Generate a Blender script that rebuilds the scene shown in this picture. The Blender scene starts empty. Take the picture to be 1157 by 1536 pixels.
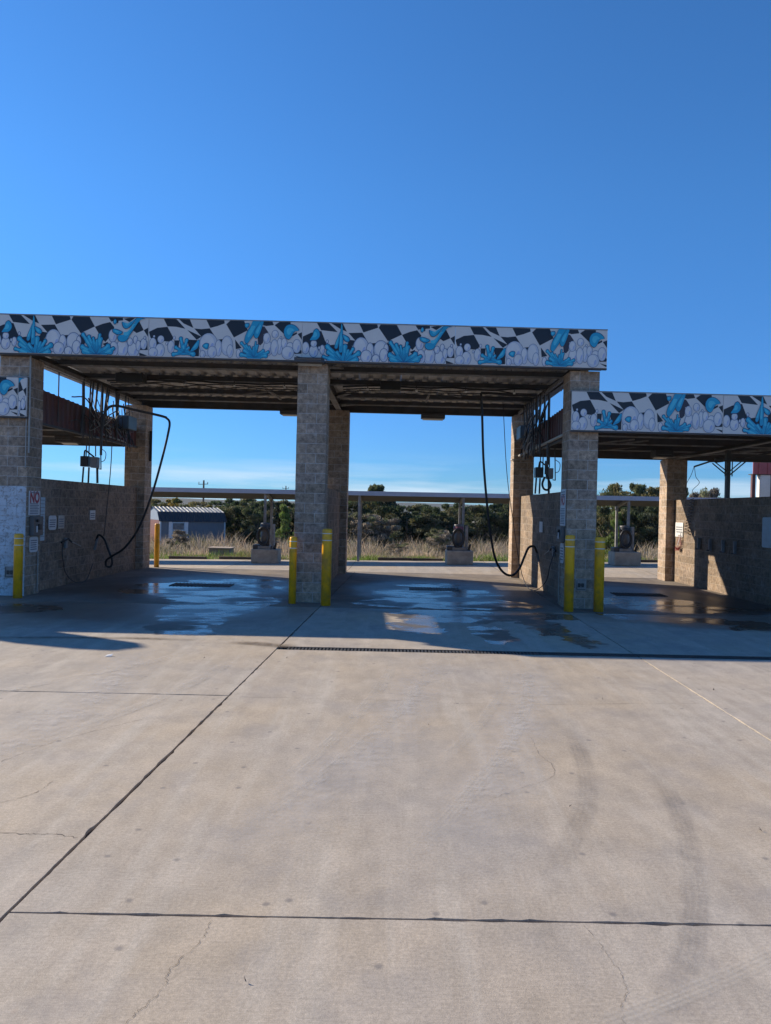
import bpy, bmesh, math, random
from math import sin, cos, pi, radians, sqrt
from mathutils import Vector, Matrix, noise as mnoise

random.seed(11)
scene = bpy.context.scene
COL = scene.collection

# ------------------------------------------------------------------ camera
YAW, PITCH, ROLL, CAMZ = -0.0116, -0.0019, 0.0237, 1.916
right0 = Vector((cos(YAW), sin(YAW), 0)); fwd0 = Vector((-sin(YAW), cos(YAW), 0)); up = Vector((0, 0, 1))
fwd = fwd0 * cos(PITCH) + up * sin(PITCH); up0 = -fwd0 * sin(PITCH) + up * cos(PITCH)
Rv = right0 * cos(ROLL) + up0 * sin(ROLL); Uv = -right0 * sin(ROLL) + up0 * cos(ROLL)
cam_d = bpy.data.cameras.new('camera'); cam = bpy.data.objects.new('camera', cam_d); COL.objects.link(cam)
cam_d.sensor_fit = 'VERTICAL'; cam_d.sensor_height = 24.0; cam_d.lens = 1099.8 / 1536 * 24.0
cam_d.shift_x = -26.05 / 1536; cam_d.clip_start = 0.05; cam_d.clip_end = 6000
M3 = Matrix((Rv, Uv, -fwd)).transposed()
cam.matrix_world = Matrix.Translation((0, 0, CAMZ)) @ M3.to_4x4()
scene.camera = cam

# ------------------------------------------------------------------ sky, sun, exposure
SUN = Vector((-1.76, 0.88, 1.0)).normalized()
elev = math.asin(SUN.z); azim = math.atan2(SUN.x, SUN.y)
world = bpy.data.worlds.new('World'); scene.world = world; world.use_nodes = True
wn = world.node_tree; wn.nodes.clear()
def wnode(t, **k):
    n = wn.nodes.new(t)
    for a, b in k.items(): setattr(n, a, b)
    return n
sky = wnode('ShaderNodeTexSky', sky_type='NISHITA', sun_disc=False, sun_elevation=elev, sun_rotation=azim,
            altitude=300.0, air_density=1.0, dust_density=0.1, ozone_density=2.0)
bg = wnode('ShaderNodeBackground'); bg.inputs['Strength'].default_value = 0.075
wout = wnode('ShaderNodeOutputWorld')
# thin cirrus streaks low over the horizon
tc = wnode('ShaderNodeTexCoord'); sep = wnode('ShaderNodeSeparateXYZ'); wn.links.new(tc.outputs['Generated'], sep.inputs[0])
mp = wnode('ShaderNodeMapping'); mp.inputs['Scale'].default_value = (2.2, 2.2, 30); mp.inputs['Rotation'].default_value = (0.03, 0.015, 0)
wn.links.new(tc.outputs['Generated'], mp.inputs[0])
nz = wnode('ShaderNodeTexNoise'); nz.inputs['Scale'].default_value = 1.6; nz.inputs['Detail'].default_value = 5
wn.links.new(mp.outputs[0], nz.inputs['Vector'])
r1 = wnode('ShaderNodeMapRange'); r1.inputs[1].default_value = 0.46; r1.inputs[2].default_value = 0.72
wn.links.new(nz.outputs[0], r1.inputs[0])
r2 = wnode('ShaderNodeMapRange'); r2.interpolation_type = 'SMOOTHSTEP'
r2.inputs[1].default_value = 0.085; r2.inputs[2].default_value = 0.02
wn.links.new(sep.outputs['Z'], r2.inputs[0])
mul = wnode('ShaderNodeMath', operation='MULTIPLY'); wn.links.new(r1.outputs[0], mul.inputs[0]); wn.links.new(r2.outputs[0], mul.inputs[1])
mul2 = wnode('ShaderNodeMath', operation='MULTIPLY'); mul2.inputs[1].default_value = 0.85; wn.links.new(mul.outputs[0], mul2.inputs[0])
mx = wnode('ShaderNodeMix', data_type='RGBA'); wn.links.new(mul2.outputs[0], mx.inputs[0])
gam = wnode('ShaderNodeMix', data_type='RGBA', blend_type='MULTIPLY'); gam.inputs[0].default_value = 1.0; gam.inputs[7].default_value = (0.47, 1.04, 1.62, 1)
gam.clamp_result = False
wn.links.new(sky.outputs[0], gam.inputs[6])
r3 = wnode('ShaderNodeMapRange'); r3.interpolation_type = 'SMOOTHSTEP'; r3.inputs[1].default_value = 0.42; r3.inputs[2].default_value = 0.02
wn.links.new(sep.outputs['Z'], r3.inputs[0])
hzm = wnode('ShaderNodeMix', data_type='RGBA', blend_type='MULTIPLY'); wn.links.new(r3.outputs[0], hzm.inputs[0]); wn.links.new(gam.outputs[2], hzm.inputs[6]); hzm.inputs[7].default_value = (0.66, 0.66, 0.80, 1)
wn.links.new(hzm.outputs[2], mx.inputs[6]); mx.inputs[7].default_value = (7.0, 8.3, 9.6, 1)
wn.links.new(mx.outputs[2], bg.inputs[0]); wn.links.new(bg.outputs[0], wout.inputs[0])

sl = bpy.data.lights.new('sun', 'SUN'); sl.energy = 5.0; sl.angle = radians(0.53); sl.color = (1.0, 0.87, 0.68)
so = bpy.data.objects.new('sun', sl); COL.objects.link(so); so.location = SUN * 60
so.rotation_euler = SUN.to_track_quat('Z', 'Y').to_euler()

vs = scene.view_settings; vs.view_transform = 'Standard'; vs.look = 'None'; vs.gamma = 1.0; vs.exposure = 0.55
vs.use_curve_mapping = False
scene.cycles.max_bounces = 6; scene.cycles.diffuse_bounces = 3; scene.cycles.glossy_bounces = 3
scene.cycles.transparent_max_bounces = 8; scene.cycles.volume_bounces = 0
scene.cycles.sample_clamp_indirect = 6.0

# ------------------------------------------------------------------ helpers
class MB:
    def __init__(s): s.v = []; s.f = []; s.m = []
    def add(s, vs_, fs, mi=0):
        o = len(s.v); s.v += [tuple(p) for p in vs_]; s.f += [tuple(i + o for i in f) for f in fs]; s.m += [mi] * len(fs); return s
    def box(s, x0, x1, y0, y1, z0, z1, mi=0):
        v = [(x0,y0,z0),(x1,y0,z0),(x1,y1,z0),(x0,y1,z0),(x0,y0,z1),(x1,y0,z1),(x1,y1,z1),(x0,y1,z1)]
        return s.add(v, [(0,3,2,1),(4,5,6,7),(0,1,5,4),(1,2,6,5),(2,3,7,6),(3,0,4,7)], mi)
    def cbox(s, x0, x1, y0, y1, z0, z1, c=0.01, mi=0):
        bm = bmesh.new(); m = MB().box(x0,x1,y0,y1,z0,z1)
        vv = [bm.verts.new(p) for p in m.v]
        for f in m.f: bm.faces.new([vv[i] for i in f])
        bmesh.ops.bevel(bm, geom=list(bm.edges), offset=c, segments=1, affect='EDGES')
        bm.verts.index_update()
        s.add([tuple(v.co) for v in bm.verts], [tuple(v.index for v in f.verts) for f in bm.faces], mi); bm.free(); return s
    def bar(s, p0, p1, w, h, mi=0, upv=(0,0,1)):
        p0, p1 = Vector(p0), Vector(p1); d = (p1 - p0).normalized(); a = d.cross(Vector(upv))
        if a.length < 1e-4: a = d.cross(Vector((1,0,0)))
        a.normalize(); b = a.cross(d).normalized(); a *= w / 2; b *= h / 2
        v = [p0-a-b, p0+a-b, p0+a+b, p0-a+b, p1-a-b, p1+a-b, p1+a+b, p1-a+b]
        return s.add(v, [(0,3,2,1),(4,5,6,7),(0,1,5,4),(1,2,6,5),(2,3,7,6),(3,0,4,7)], mi)
    def tube(s, pts, r, n=8, mi=0, caps=True):
        pts = [Vector(p) for p in pts]; N = len(pts); rs = r if isinstance(r, (list, tuple)) else [r] * N
        t = (pts[1] - pts[0]).normalized(); a = t.cross(Vector((0.31, 0.17, 1)))
        if a.length < 1e-3: a = t.cross(Vector((1, 0, 0)))
        a.normalize(); rings = []
        for i in range(N):
            t = (pts[min(i+1, N-1)] - pts[max(i-1, 0)]).normalized()
            a = (a - t * a.dot(t)).normalized(); b = t.cross(a)
            rings.append([pts[i] + (a * cos(2*pi*k/n) + b * sin(2*pi*k/n)) * rs[i] for k in range(n)])
        v = [p for rg in rings for p in rg]
        f = [(i*n+k, i*n+(k+1) % n, (i+1)*n+(k+1) % n, (i+1)*n+k) for i in range(N-1) for k in range(n)]
        if caps: f += [tuple(range(n-1, -1, -1)), tuple((N-1)*n+k for k in range(n))]
        return s.add(v, f, mi)
    def lathe(s, prof, c, n=20, mi=0):
        v = []; 
        for r, z in prof: v += [(c[0]+r*cos(2*pi*k/n), c[1]+r*sin(2*pi*k/n), c[2]+z) for k in range(n)]
        N = len(prof); f = [(i*n+k, i*n+(k+1) % n, (i+1)*n+(k+1) % n, (i+1)*n+k) for i in range(N-1) for k in range(n)]
        f += [tuple(range(n-1, -1, -1)), tuple((N-1)*n+k for k in range(n))]
        return s.add(v, f, mi)
    def mesh(s, name, mats, smooth=False):
        me = bpy.data.meshes.new(name); me.from_pydata(s.v, [], s.f)
        for m in (mats if isinstance(mats, (list, tuple)) else [mats]): me.materials.append(m)
        if any(s.m): me.polygons.foreach_set('material_index', s.m)
        if smooth: me.polygons.foreach_set('use_smooth', [True] * len(me.polygons))
        me.update(); return me
    def build(s, name, mats, parent=None, smooth=False):
        return link(name, s.mesh(name, mats, smooth), parent)

def wloc(o):
    return o.location.copy() if o.parent is None else wloc(o.parent) + o.matrix_parent_inverse.translation + o.location
def link(name, me, parent=None, loc=None):
    o = bpy.data.objects.new(name, me); COL.objects.link(o)
    if loc is not None: o.location = loc
    if parent is not None:
        o.parent = parent
        if loc is None:       # mesh already in world coordinates
            o.matrix_parent_inverse = Matrix.Translation(-wloc(parent))
    return o
def tag(o, label=None, cat=None, group=None, kind=None):
    if label: o['label'] = label
    if cat: o['category'] = cat
    if group: o['group'] = group
    if kind: o['kind'] = kind
    return o
def thing(name, label, cat, loc=(0, 0, 0), group=None):
    o = bpy.data.objects.new(name, None); COL.objects.link(o); o.location = loc; o.empty_display_size = 0.2
    return tag(o, label, cat, group)
def crom(pts, n=8):
    P = [Vector(p) for p in pts]; P = [P[0]*2-P[1]] + P + [P[-1]*2-P[-2]]; out = []
    for i in range(1, len(P)-2):
        a, b, c, d = P[i-1:i+3]
        for k in range(n):
            t = k / n
            out.append(0.5*((2*b)+(c-a)*t+(2*a-5*b+4*c-d)*t*t+(3*b-a-3*c+d)*t**3))
    out.append(P[-2]); return out

# ------------------------------------------------------------------ materials
class NT:
    def __init__(s, name):
        s.mat = bpy.data.materials.new(name); s.mat.use_nodes = True; s.t = s.mat.node_tree; s.t.nodes.clear()
        s.out = s.n('ShaderNodeOutputMaterial'); s.p = s.n('ShaderNodeBsdfPrincipled'); s.l(s.p.outputs[0], s.out.inputs[0])
    def n(s, t, **k):
        n = s.t.nodes.new(t)
        for a, b in k.items(): setattr(n, a, b)
        return n
    def l(s, a, b): s.t.links.new(a, b)
    def pos(s, obj=False):
        if obj: return s.n('ShaderNodeTexCoord').outputs['Object']
        return s.n('ShaderNodeNewGeometry').outputs['Position']
    def noise(s, vec, scale, detail=4, rough=0.55, stretch=None):
        if stretch:
            m = s.n('ShaderNodeMapping'); m.inputs['Scale'].default_value = stretch; s.l(vec, m.inputs[0]); vec = m.outputs[0]
        n = s.n('ShaderNodeTexNoise'); n.inputs['Scale'].default_value = scale; n.inputs['Detail'].default_value = detail
        n.inputs['Roughness'].default_value = rough; s.l(vec, n.inputs['Vector']); return n.outputs[0]
    def rng(s, x, a, b, c=0.0, d=1.0, smooth=False):
        n = s.n('ShaderNodeMapRange')
        if smooth: n.interpolation_type = 'SMOOTHSTEP'
        for i, q in enumerate((a, b, c, d)): n.inputs[i+1].default_value = q
        s.l(x, n.inputs[0]); return n.outputs[0]
    def math(s, op, a, b=None, clamp=False):
        n = s.n('ShaderNodeMath', operation=op); n.use_clamp = clamp
        for i, q in enumerate((a, b)):
            if q is None: continue
            if isinstance(q, (int, float)): n.inputs[i].default_value = q
            else: s.l(q, n.inputs[i])
        return n.outputs[0]
    def mix(s, f, a, b, mode='MIX'):
        n = s.n('ShaderNodeMix', data_type='RGBA', blend_type=mode); n.clamp_factor = True
        for i, q in ((0, f), (6, a), (7, b)):
            if isinstance(q, (int, float)): n.inputs[i].default_value = q
            elif isinstance(q, tuple): n.inputs[i].default_value = (*q[:3], 1)
            else: s.l(q, n.inputs[i])
        return n.outputs[2]
    def scale(s, c, f):   # colour times value
        n = s.n('ShaderNodeVectorMath', operation='SCALE')
        if isinstance(c, tuple): n.inputs[0].default_value = c
        else: s.l(c, n.inputs[0])
        if isinstance(f, (int, float)): n.inputs['Scale'].default_value = f
        else: s.l(f, n.inputs['Scale'])
        return n.outputs[0]
    def bump(s, h, strength=0.3, dist=0.01):
        b = s.n('ShaderNodeBump'); b.inputs['Distance'].default_value = dist
        if isinstance(strength, (int, float)): b.inputs['Strength'].default_value = strength
        else: s.l(strength, b.inputs['Strength'])
        s.l(h, b.inputs['Height']); s.l(b.outputs[0], s.p.inputs['Normal'])
    def set(s, col=None, rough=None, metal=None, spec=None):
        for nm, q in (('Base Color', col), ('Roughness', rough), ('Metallic', metal), ('Specular IOR Level', spec)):
            if q is None: continue
            if isinstance(q, tuple): s.p.inputs[nm].default_value = (*q[:3], 1)
            elif isinstance(q, (int, float)): s.p.inputs[nm].default_value = q
            else: s.l(q, s.p.inputs[nm])
        return s.mat

def simple(name, c, rough=0.6, var=0.25, sc=6.0, metal=0.0, bump=0.15, dirt=None, obj=False, stretch=None):
    t = NT(name); p = t.pos(obj); n1 = t.noise(p, sc, 5, stretch=stretch); n2 = t.noise(p, sc*9, 3)
    f = t.math('ADD', t.rng(n1, 0.3, 0.7, 1-var, 1+var), t.rng(n2, 0.3, 0.7, -var*0.3, var*0.3))
    col = t.scale(c, f)
    if dirt: col = t.mix(t.rng(t.noise(p, sc*0.6, 6, 0.65), 0.48, 0.68, 0, 0.8), col, dirt)
    if bump: t.bump(n2, bump, 0.004)
    return t.set(col, t.rng(n1, 0.3, 0.7, max(rough-0.1, 0.05), min(rough+0.1, 1)), metal)

def cmu(name, c, var=0.5):
    t = NT(name); p = t.pos(); r = t.n('ShaderNodeObjectInfo').outputs['Random']
    big = t.noise(p, 1.7, 5, 0.65); fine = t.noise(p, 70, 4, 0.7); mid = t.noise(p, 11, 5, 0.7)
    col = t.mix(r, tuple(q*0.74 for q in c), tuple(min(1, q*g) for q, g in zip(c, (1.18, 1.16, 1.16))))
    col = t.mix(t.rng(t.math('FRACT', t.math('MULTIPLY', r, 7.13)), 0.55, 1.0, 0, 0.55), col, (c[0]*0.86, c[1]*0.9, c[2]*1.05))
    col = t.scale(col, t.rng(mid, 0.34, 0.66, 0.58, 1.34))
    col = t.scale(col, t.rng(big, 0.3, 0.7, 0.78, 1.18))
    col = t.scale(col, t.rng(fine, 0.3, 0.7, 0.72, 1.22))
    # pale lime bloom
    col = t.mix(t.rng(t.noise(p, 5, 6, 0.75), 0.56, 0.70, 0, 0.55), col, (0.44, 0.41, 0.385))
    t.bump(t.math('ADD', fine, t.math('MULTIPLY', mid, 0.7)), 0.55, 0.012)
    return t.set(col, 0.92)

CMU = cmu('split_block_tan', (0.40, 0.30, 0.215)); CMUW = cmu('wall_block_shade', (0.265, 0.198, 0.14)); MORTAR = simple('mortar', (0.46, 0.42, 0.38), 0.95, 0.2, 12); MORTARW = simple('wall_mortar', (0.30, 0.25, 0.205), 0.95, 0.25, 9)  # wall block, and in part its mortar, darkened to deepen bay shade

def concrete(name, wet=(), damp=(), tone=1.0, grime_shade=0.0):
    t = NT(name); p = t.pos()
    big = t.noise(p, 0.33, 6, 0.6); mid = t.noise(p, 2.3, 7, 0.68); fine = t.noise(p, 55, 4, 0.7); vfine = t.noise(p, 260, 2, 0.6)
    streak = t.noise(p, 1.0, 6, 0.62, stretch=(3.2, 0.22, 1)); swirl = t.noise(p, 5.5, 6, 0.7, stretch=(1.0, 0.45, 1))
    a = (0.43*tone, 0.352*tone, 0.262*tone); b = (0.375*tone, 0.330*tone, 0.283*tone); d = (0.475*tone, 0.42*tone, 0.35*tone)
    col = t.mix(t.rng(big, 0.38, 0.62), a, b)
    col = t.mix(t.rng(streak, 0.50, 0.70, 0, 0.85), col, d)
    col = t.scale(col, t.rng(mid, 0.25, 0.75, 0.87, 1.11)); col = t.scale(col, t.rng(swirl, 0.3, 0.7, 0.87, 1.11))
    col = t.scale(col, t.rng(fine, 0.36, 0.64, 0.86, 1.13)); col = t.scale(col, t.rng(vfine, 0.36, 0.64, 0.80, 1.17))
    broom = t.noise(p, 1.0, 3, 0.6, stretch=(9, 130, 1)); col = t.scale(col, t.rng(broom, 0.36, 0.64, 0.93, 1.06))
    col = t.scale(col, t.rng(t.n('ShaderNodeObjectInfo').outputs['Random'], 0, 1, 0.95, 1.05))
    # blotchy grey oil stains, rust freckles, small dark drips
    col = t.mix(t.rng(t.noise(p, 1.3, 6, 0.75), 0.52, 0.72, 0, 0.5), col, (0.23, 0.21, 0.20))
    col = t.mix(t.rng(t.noise(p, 3.1, 2, 0.5), 0.76, 0.80, 0, 0.4), col, (0.42, 0.25, 0.13))
    vo = t.n('ShaderNodeTexVoronoi', voronoi_dimensions='2D'); vo.inputs['Scale'].default_value = 2.3; t.l(t.mix(0.06, p, t.n('ShaderNodeTexNoise').outputs[1]), vo.inputs['Vector'])
    spot = t.math('MULTIPLY', t.rng(vo.outputs['Distance'], 0.055, 0.02), t.rng(vo.outputs['Color'], 0.50, 0.55))
    col = t.mix(t.math('MULTIPLY', spot, 0.6), col, (0.14, 0.13, 0.13))
    gr = t.rng(t.noise(p, 120, 1, 0.5), 0.74, 0.78); col = t.mix(t.math('MULTIPLY', gr, 0.6), col, (0.13, 0.12, 0.115))
    rough = t.rng(fine, 0.3, 0.7, 0.78, 0.92)
    if grime_shade:
        col = t.mix(t.rng(t.noise(p, 0.8, 6, 0.7), 0.35, 0.62, grime_shade*0.6, grime_shade), col, (0.075, 0.06, 0.05))  # bay floor dirt, also darkened to deepen the shade under the roofs
    def region(els, amp, soft, nsc):
        ns = t.n('ShaderNodeTexNoise'); ns.inputs['Scale'].default_value = nsc; ns.inputs['Detail'].default_value = 5; ns.inputs['Roughness'].default_value = 0.6
        t.l(p, ns.inputs['Vector'])
        off = t.n('ShaderNodeVectorMath', operation='SUBTRACT'); t.l(ns.outputs[1], off.inputs[0]); off.inputs[1].default_value = (0.5, 0.5, 0.5)
        sc_ = t.n('ShaderNodeVectorMath', operation='SCALE'); t.l(off.outputs[0], sc_.inputs[0]); sc_.inputs['Scale'].default_value = amp
        q = t.n('ShaderNodeVectorMath', operation='ADD'); t.l(p, q.inputs[0]); t.l(sc_.outputs[0], q.inputs[1]); w = None
        for cx, cy, rx, ry, ang in els:
            m = t.n('ShaderNodeMapping'); m.vector_type = 'TEXTURE'
            m.inputs['Location'].default_value = (cx, cy, 0); m.inputs['Rotation'].default_value = (0, 0, radians(ang)); m.inputs['Scale'].default_value = (rx, ry, 1000)
            t.l(q.outputs[0], m.inputs[0]); ln = t.n('ShaderNodeVectorMath', operation='LENGTH'); t.l(m.outputs[0], ln.inputs[0])
            k = t.rng(ln.outputs['Value'], 1.0+soft, 1.0-soft)
            w = k if w is None else t.math('MAXIMUM', w, k)
        return w
    if damp:
        dm = region(damp, 1.6, 0.25, 0.9)
        col = t.mix(dm, col, t.scale(col, 0.42)); rough = t.math('SUBTRACT', rough, t.math('MULTIPLY', dm, 0.42))
    bs = 0.28
    if wet:
        wm = region(wet, 1.3, 0.05, 1.5)
        patch = t.rng(t.noise(p, 1.15, 6, 0.6, stretch=(0.6, 0.95, 1)), 0.43, 0.53)
        wet0 = wm; wm = t.math('MULTIPLY', wm, t.math('ADD', t.math('MULTIPLY', patch, 0.72), 0.28))
        col = t.mix(wet0, col, t.scale(col, 0.34))
        inv = t.math('SUBTRACT', 1.0, wm)
        rough = t.math('ADD', t.math('MULTIPLY', rough, inv), t.math('MULTIPLY', wm, 0.17))
        bs = t.math('ADD', t.math('MULTIPLY', inv, 0.26), 0.02)
    t.bump(t.math('ADD', fine, t.math('MULTIPLY', vfine, 0.6)), bs, 0.006)
    return t.set(col, rough)

CONC = concrete('broom_concrete')
CONC_L = concrete('broom_concrete_left', wet=[(-3.3, 11.8, 0.55, 1.1, 10), (-3.4, 13.6, 0.9, 1.2, 0), (-6.8, 13.2, 0.9, 0.6, 0)],
                  damp=[(-4.6, 14.2, 3.0, 2.6, 0)])
CONC_M = concrete('broom_concrete_middle', wet=[(1.1, 13.5, 1.15, 0.95, 0), (0.4, 12.2, 0.42, 0.75, 0), (1.6, 11.7, 0.26, 0.9, 8), (2.62, 12.4, 0.26, 1.8, 12), (2.9, 13.7, 0.8, 0.4, 0)],
                  damp=[(1.2, 14.4, 2.2, 0.8, 0)])
CONC_R = concrete('broom_concrete_right', wet=[(5.6, 13.5, 1.5, 0.45, -8), (7.2, 12.7, 1.3, 0.4, 0), (4.6, 14.2, 0.6, 0.3, 0)], damp=[(6.2, 13.8, 2.3, 1.1, 0)])
CONC_BL = concrete('bay_floor_left', wet=[(-4.4, 17.0, 1.9, 1.5, 0), (-3.4, 15.0, 1.2, 0.9, 0), (-4.0, 19.0, 1.3, 0.5, 0)], damp=[(-4.5, 17.5, 2.6, 3.2, 0)], grime_shade=0.75)
CONC_BM = concrete('bay_floor_middle', wet=[(1.0, 17.2, 1.5, 1.1, 0), (1.2, 15.3, 2.0, 0.9, 0), (1.0, 18.9, 0.9, 0.5, 0)], damp=[(1.0, 17.6, 2.3, 3.0, 0)], grime_shade=0.75)
CONC_BR = concrete('bay_floor_right', wet=[(5.6, 16.5, 1.4, 0.8, 0), (6.6, 15.2, 1.8, 0.7, 0)], damp=[(6.0, 17.0, 2.1, 3.3, 0)], grime_shade=0.85)
CONC_B = concrete('rear_lot_concrete', tone=1.02)
DIRT = simple('joint_dirt', (0.075, 0.06, 0.048), 0.95, 0.4, 9)
CRACK = simple('crack_dark', (0.085, 0.07, 0.06), 0.95, 0.3, 20)
STEEL = simple('dark_painted_steel', (0.060, 0.062, 0.066), 0.62, 0.3, 4, dirt=(0.09, 0.065, 0.05))
STEEL2 = simple('grey_flange_steel', (0.27, 0.265, 0.26), 0.6, 0.3, 5, dirt=(0.16, 0.12, 0.09))
DECK = simple('galvanised_deck', (0.60, 0.585, 0.56), 0.6, 0.25, 3, dirt=(0.36, 0.32, 0.27))
RED = simple('maroon_ribbed_metal', (0.125, 0.045, 0.042), 0.55, 0.25, 2.5, dirt=(0.10, 0.06, 0.05))
RED2 = simple('sunlit_red_ribbed_metal', (0.50, 0.11, 0.10), 0.5, 0.15, 2.0)  # red raised in colour to stand in for sunlight on the band
YEL = simple('yellow_sleeve', (0.95, 0.46, 0.012), 0.42, 0.14, 5, dirt=(0.42, 0.22, 0.05))
WHITE = simple('white_band', (0.75, 0.74, 0.68), 0.5, 0.1, 8)
BLACK = simple('black_rubber', (0.016, 0.016, 0.017), 0.45, 0.25, 12, bump=0.05)
PIPE = simple('pipe_dark', (0.055, 0.052, 0.05), 0.5, 0.3, 10)
PIPEG = simple('pipe_galvanised', (0.36, 0.34, 0.31), 0.5, 0.25, 8, metal=0.3)
BLUEBOX = simple('slate_blue_enclosure', (0.085, 0.14, 0.20), 0.5, 0.15, 6)
GREY = simple('grey_enclosure', (0.22, 0.22, 0.22), 0.5, 0.2, 6)
LENS = simple('light_lens', (0.52, 0.50, 0.44), 0.35, 0.1, 8)
SIGNW = simple('sign_white', (0.66, 0.66, 0.66), 0.5, 0.08, 8)
SIGNB = simple('sign_pale_blue', (0.45, 0.56, 0.62), 0.5, 0.1, 8)
SIGNT = simple('sign_grey_text', (0.20, 0.21, 0.24), 0.6, 0.1, 8)
SIGNR = simple('sign_red_text', (0.42, 0.04, 0.05), 0.5, 0.1, 8)
TAN = simple('tan_block_painted', (0.42, 0.34, 0.26), 0.8, 0.2, 5)
WOOD = simple('weathered_board', (0.42, 0.33, 0.24), 0.85, 0.3, 4, stretch=(1, 8, 8))
BARK = simple('bark', (0.14, 0.11, 0.085), 0.95, 0.3, 8)
WHITEB = simple('white_wall', (0.74, 0.71, 0.64), 0.8, 0.08, 3)

def attr_mat(name, rough=0.6, trans=0.0, mottle=0.2):
    t = NT(name); a = t.n('ShaderNodeVertexColor'); a.layer_name = 'Col'
    col = t.scale(a.outputs[0], t.rng(t.noise(t.pos(), 7, 4), 0.3, 0.7, 1-mottle, 1+mottle)); t.set(col, rough)
    if trans:
        tr = t.n('ShaderNodeBsdfTranslucent'); t.l(col, tr.inputs[0]); ms = t.n('ShaderNodeMixShader'); ms.inputs[0].default_value = trans
        t.l(t.p.outputs[0], ms.inputs[1]); t.l(tr.outputs[0], ms.inputs[2]); t.l(ms.outputs[0], t.out.inputs[0])
    return t.mat
PRINT = attr_mat('printed_vinyl', 0.42, 0, 0.06); LEAF = attr_mat('foliage', 0.7, 0.4, 0.35); GRASSM = attr_mat('dry_grass_blades', 0.75, 0.3, 0.25)
def set_cols(me, cols):
    ca = me.color_attributes.new('Col', 'FLOAT_COLOR', 'CORNER'); buf = []
    for pl, c in zip(me.polygons, cols): buf += [c[0], c[1], c[2], 1.0] * pl.loop_total
    ca.data.foreach_set('color', buf)

# ------------------------------------------------------------------ terrain, pavement
def gz(x, y):
    """height of the rear lot: a gentle cross fall that starts behind the bays"""
    k = min(1, max(0, (y - 22.6) / 1.6)); return k * (-0.043 + 0.0155 * max(-10, min(12, x)))
def fieldz(x, y):
    e = gz(x, 26) - 0.06
    k = min(1, max(0, (y - 28.7) / 16)); return e * (1 - k) + k * (-0.95) + (0.12 * mnoise.noise((x*0.15, y*0.15, 0)) * min(1, k*3))
m = MB(); xs = [-1500, -700, -300, -120, -60] + [-40 + 2*i for i in range(41)] + [60, 120, 300, 700, 1500]
ys = [-1500, -600, -200, -60, -20, -8.5, 0, 10, 20, 28.55] + [29 + 1.2*i for i in range(22)] + [60, 75, 100, 150, 250, 450, 800, 1500]
for y in ys:
    for x in xs: m.v.append((x, y, -0.16 if y < 28.5 else fieldz(x, y)))
nx = len(xs)
for j in range(len(ys)-1):
    for i in range(nx-1): m.f.append((j*nx+i, j*nx+i+1, (j+1)*nx+i+1, (j+1)*nx+i)); m.m.append(0)
t = NT('field_ground'); p = t.pos(); n1 = t.noise(p, 0.5, 6, 0.65); n2 = t.noise(p, 9, 4, 0.7)
c = t.mix(t.rng(n1, 0.4, 0.6), (0.20, 0.145, 0.085), (0.10, 0.105, 0.05)); c = t.scale(c, t.rng(n2, 0.3, 0.7, 0.7, 1.25)); t.bump(n2, 0.6, 0.05)
tag(m.build('ground', t.set(c, 0.95)), kind='structure')

pave = tag(bpy.data.objects.new('pavement', None), kind='structure'); COL.objects.link(pave); pave.location = (0, 0, -0.12)
def J1(y): return -1.86 + 0.031*y
def J2(y): return 3.2 + 0.017*y
rngj = random.Random(4)
def edge(p, q, inward, amp=0.007, chip=0.018, step=0.045):
    """ragged slab edge from p to q, chips bite along 'inward'"""
    p, q, w = Vector(p), Vector(q), Vector(inward); L = (q-p).length; n = max(2, int(min(L / step, 320))); out = []; c = 0
    for i in range(n):
        t_ = i / n; b = p.lerp(q, t_)
        if i == 0: out.append(b); continue
        if rngj.random() < 0.11: c = rngj.random()**2.2 * chip
        else: c *= 0.3
        out.append(b + w * (abs(mnoise.noise((b.x*5, b.y*5, 3))) * amp * 2 + c))
    return out
def slab(xa, xb, y0, y1, mat, gap=0.011, chip=0.016, zf=None):
    A = Vector((xa(y0)+gap, y0+gap)); B = Vector((xb(y0)-gap, y0+gap)); C = Vector((xb(y1)-gap, y1-gap)); D = Vector((xa(y1)+gap, y1-gap))
    lp = edge(A, B, (0, 1), chip=chip) + edge(B, C, (-1, 0), chip=chip) + edge(C, D, (0, -1), chip=chip) + edge(D, A, (1, 0), chip=chip)
    n = len(lp); z = zf or (lambda x, y: 0.0)
    m = MB(); m.v = [(v.x, v.y, z(v.x, v.y)) for v in lp] + [(v.x, v.y, z(v.x, v.y)-0.11) for v in lp]
    m.f = [tuple(range(n))] + [(i, i+n, (i+1) % n + n, (i+1) % n) for i in range(n)]; m.m = [0]*len(m.f)
    return m.build('slab', mat, pave)
cx_ = lambda v: (lambda y: v)
YD0, YD1 = 9.925, 10.155
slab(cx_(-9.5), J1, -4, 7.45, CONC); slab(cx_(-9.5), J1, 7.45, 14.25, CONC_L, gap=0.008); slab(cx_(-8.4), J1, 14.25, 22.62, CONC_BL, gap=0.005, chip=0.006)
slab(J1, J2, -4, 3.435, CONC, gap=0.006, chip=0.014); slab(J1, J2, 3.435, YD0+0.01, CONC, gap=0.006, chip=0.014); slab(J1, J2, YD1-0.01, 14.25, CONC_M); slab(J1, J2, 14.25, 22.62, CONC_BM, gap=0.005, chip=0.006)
slab(J2, cx_(13), -4, 3.435, CONC, gap=0.005, chip=0.008); slab(J2, cx_(13), 3.435, YD0+0.005, CONC, gap=0.005, chip=0.008); slab(J2, cx_(13), YD1-0.005, 14.25, CONC_R, gap=0.005, chip=0.01)
slab(J2, cx_(13), 14.25, 22.62, CONC_BR, gap=0.005, chip=0.006)
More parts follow.
